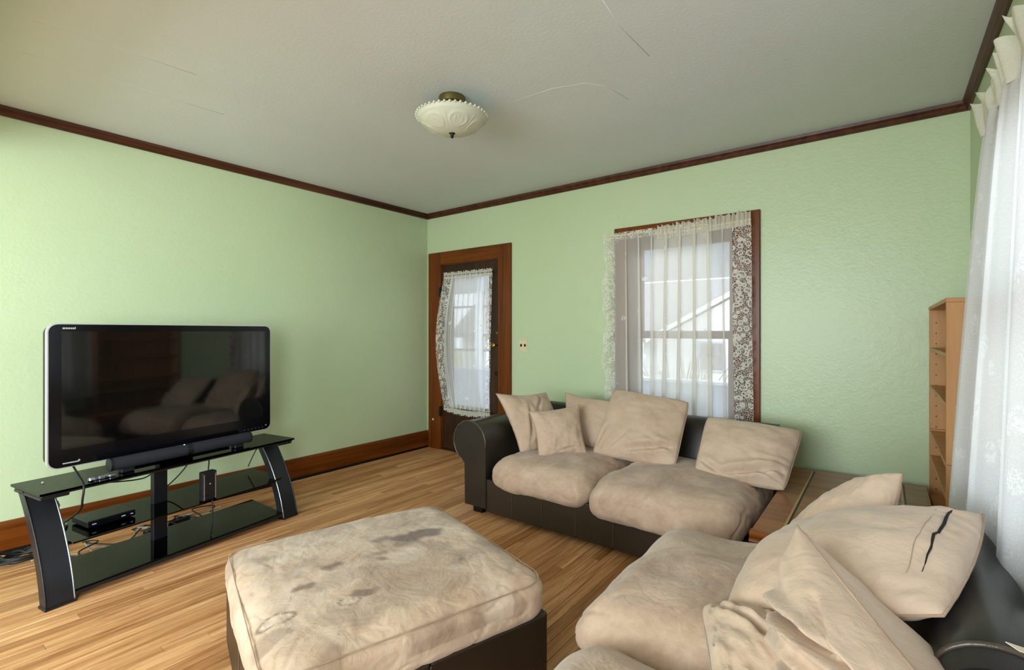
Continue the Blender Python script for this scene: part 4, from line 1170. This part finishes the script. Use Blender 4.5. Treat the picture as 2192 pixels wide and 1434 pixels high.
for z_ in (dz1, dz0):
    b = MB(); b.tube([(-3.80, YB - 0.03, z_), (-3.10, YB - 0.03, z_)], 0.005, 8); b.build('rod', 'iron', DC)

# ---- back window: two net panels
def win_curtain(name, label, xl, xr, ztop, zbot, folds, border, seed, ruffle, flare=0.0, border_w=0.11):
    root = thing(name, label, 'curtain', ((xl + xr) / 2, YB - 0.09, zbot), 0, 'lace curtains on the back window')
    w = xr - xl; s_ = random.Random(seed); phs = [s_.uniform(0, 6.28) for _ in range(4)]

    def pt(u, v, amp=1.0):
        low = 1 - v
        sw = flare * low * low
        if border == 'left': x_ = xl + w * u + sw * (1 - u) * 0.0
        else: x_ = xl + w * u
        ph = 2 * PI * folds * u + phs[0] + 0.9 * math.sin(3.1 * u + phs[1]) + 0.7 * low * math.sin(7 * u + phs[2])
        x_ += amp * (0.030 + 0.012 * low) * math.sin(ph + 1.2) + flare * low * (u - 0.5 + 0.4 * math.sin(4 * u + phs[3]))
        y_ = YB - 0.085 - amp * (0.014 + 0.016 * low) * math.sin(ph)
        return V((x_, y_, zbot + (ztop(u) - zbot) * v))

    u0, u1 = (border_w / w, 1.0) if border == 'left' else (0.0, 1 - border_w / w)
    b_ = MB(); b_.grid(lambda u, v: pt(u0 + (u1 - u0) * u, v, min(1, 6 * min(u, 1) if border == 'left' else 6 * (1 - u))), 130, 46, uvm(w * 1.6, 1.6)); b_.build('net_panel', 'sheer', root, True)

    def bd(u, v):
        if border == 'left':
            p = pt(u0, v, 0.0); wav = 0.016 * math.sin(2 * PI * 3.1 * v + 0.7) + 0.010 * math.sin(2 * PI * 7 * v)
            return V((p.x - (1 - u) * (border_w + 0.035 * math.sin(PI * min(1, v * 1.15)) * (1 - v) * 0 + wav), p.y + 0.01 * u, p.z))
        p = pt(u1, v, 0.0); return V((p.x + u * border_w, p.y + 0.006 * math.sin(9 * v), p.z))
    b_ = MB(); b_.grid(bd, 8, 60, uvm(border_w, 1.6)); b_.build('lace_border', 'lace', root, True)

    def hd(u, v):
        rf = ruffle
        z_ = ztop(u) - 0.05 + (0.05 + (0.05 if rf else 0.012)) * v
        return V((xl + w * u + (0.006 * math.sin(50 * u) if rf else 0), YB - 0.088 - (0.016 if rf else 0.004) * math.sin(2 * PI * (22 if rf else 9) * u) * (0.4 + v), z_ + (0.010 * math.sin(2 * PI * 17 * u + 1) * v if rf else 0)))
    b_ = MB(); b_.grid(hd, 150, 6, uvm(w, 0.08)); b_.build('gathered_heading', 'heading' if ruffle else 'lace', root, True)
    b_ = MB(); b_.tube([(xl, YB - 0.085, ztop(0) - 0.012), (xr, YB - 0.085, ztop(1) - 0.012)], 0.005, 8); b_.build('rod', 'ivory', root)
    return root


win_curtain('lace_curtain', 'left lace curtain panel on the back window, hanging past the frame', -1.86, -1.02, lambda u: 2.085, 0.52, 8, 'left', 4, False, 0.05, 0.10)
win_curtain('lace_curtain', 'right lace curtain panel on the back window with ruffled top', -1.40, -0.735, lambda u: 2.050 + 0.03 * u, 0.52, 7, 'right', 9, True, 0.03, 0.125)

# ---- right-hand window: long patterned net, close to the camera
RC = thing('window_curtain', 'long white patterned net curtain with a ruffled top at the right edge', 'curtain', (0.30, 1.8, 0.4))
ya, yb_ = 2.725, 0.35
RZT, RZB = 2.125, 0.53


def r_pt(u, v, seed=0.0):
    low = 1 - v
    y_ = ya + (yb_ - ya) * u
    x_ = 0.325 - (0.080 * low ** 0.7) * math.exp(-(u / 0.30) ** 2) - 0.035 * low
    ph = 2 * PI * 8.5 * u + 0.6 * math.sin(9 * u) + 0.5 * low * math.sin(14 * u)
    amp = 0.010 + 0.008 * low
    y_ += 0.018 * math.sin(ph + 1.1) + 0.0 - 0.02 * low * (1 - u)
    return V((x_ + amp * math.sin(ph) + 0.004 * math.sin(2.3 * ph), y_, RZB + (RZT - RZB) * v))


b = MB(); b.grid(lambda u, v: r_pt(u, v), 260, 50, uvm(3.6, 1.8)); b.build('net_panel', 'heavy', RC, True)


def r_head(u, v):
    y_ = ya + 0.02 + (yb_ - ya) * u
    w_ = 0.6 + 0.6 * abs(noise.noise(V((u * 23, 1.7, 0)))) * 2
    k = w_ * math.sin(2 * PI * 17 * u + 1.6 * math.sin(31 * u) + 2.0 * noise.noise(V((u * 14, 0, v)))); k2 = math.sin(2 * PI * 41 * u + 3 * noise.noise(V((u * 20, 3, 0))))
    return V((0.322 - 0.030 * k * (0.35 + v) - 0.010 * k2 * v, y_ + 0.012 * math.cos(2 * PI * 19 * u) * v, RZT - 0.045 + 0.125 * v + 0.016 * k * v + 0.01 * k2 * v))


b = MB(); b.grid(r_head, 420, 8, uvm(3.0, 0.12)); b.build('gathered_heading', 'heading', RC, True)
b = MB(); b.tube([(0.345, ya + 0.02, RZT), (0.345, yb_ - 0.05, RZT)], 0.007, 10); b.build('rod', 'ivory', RC)
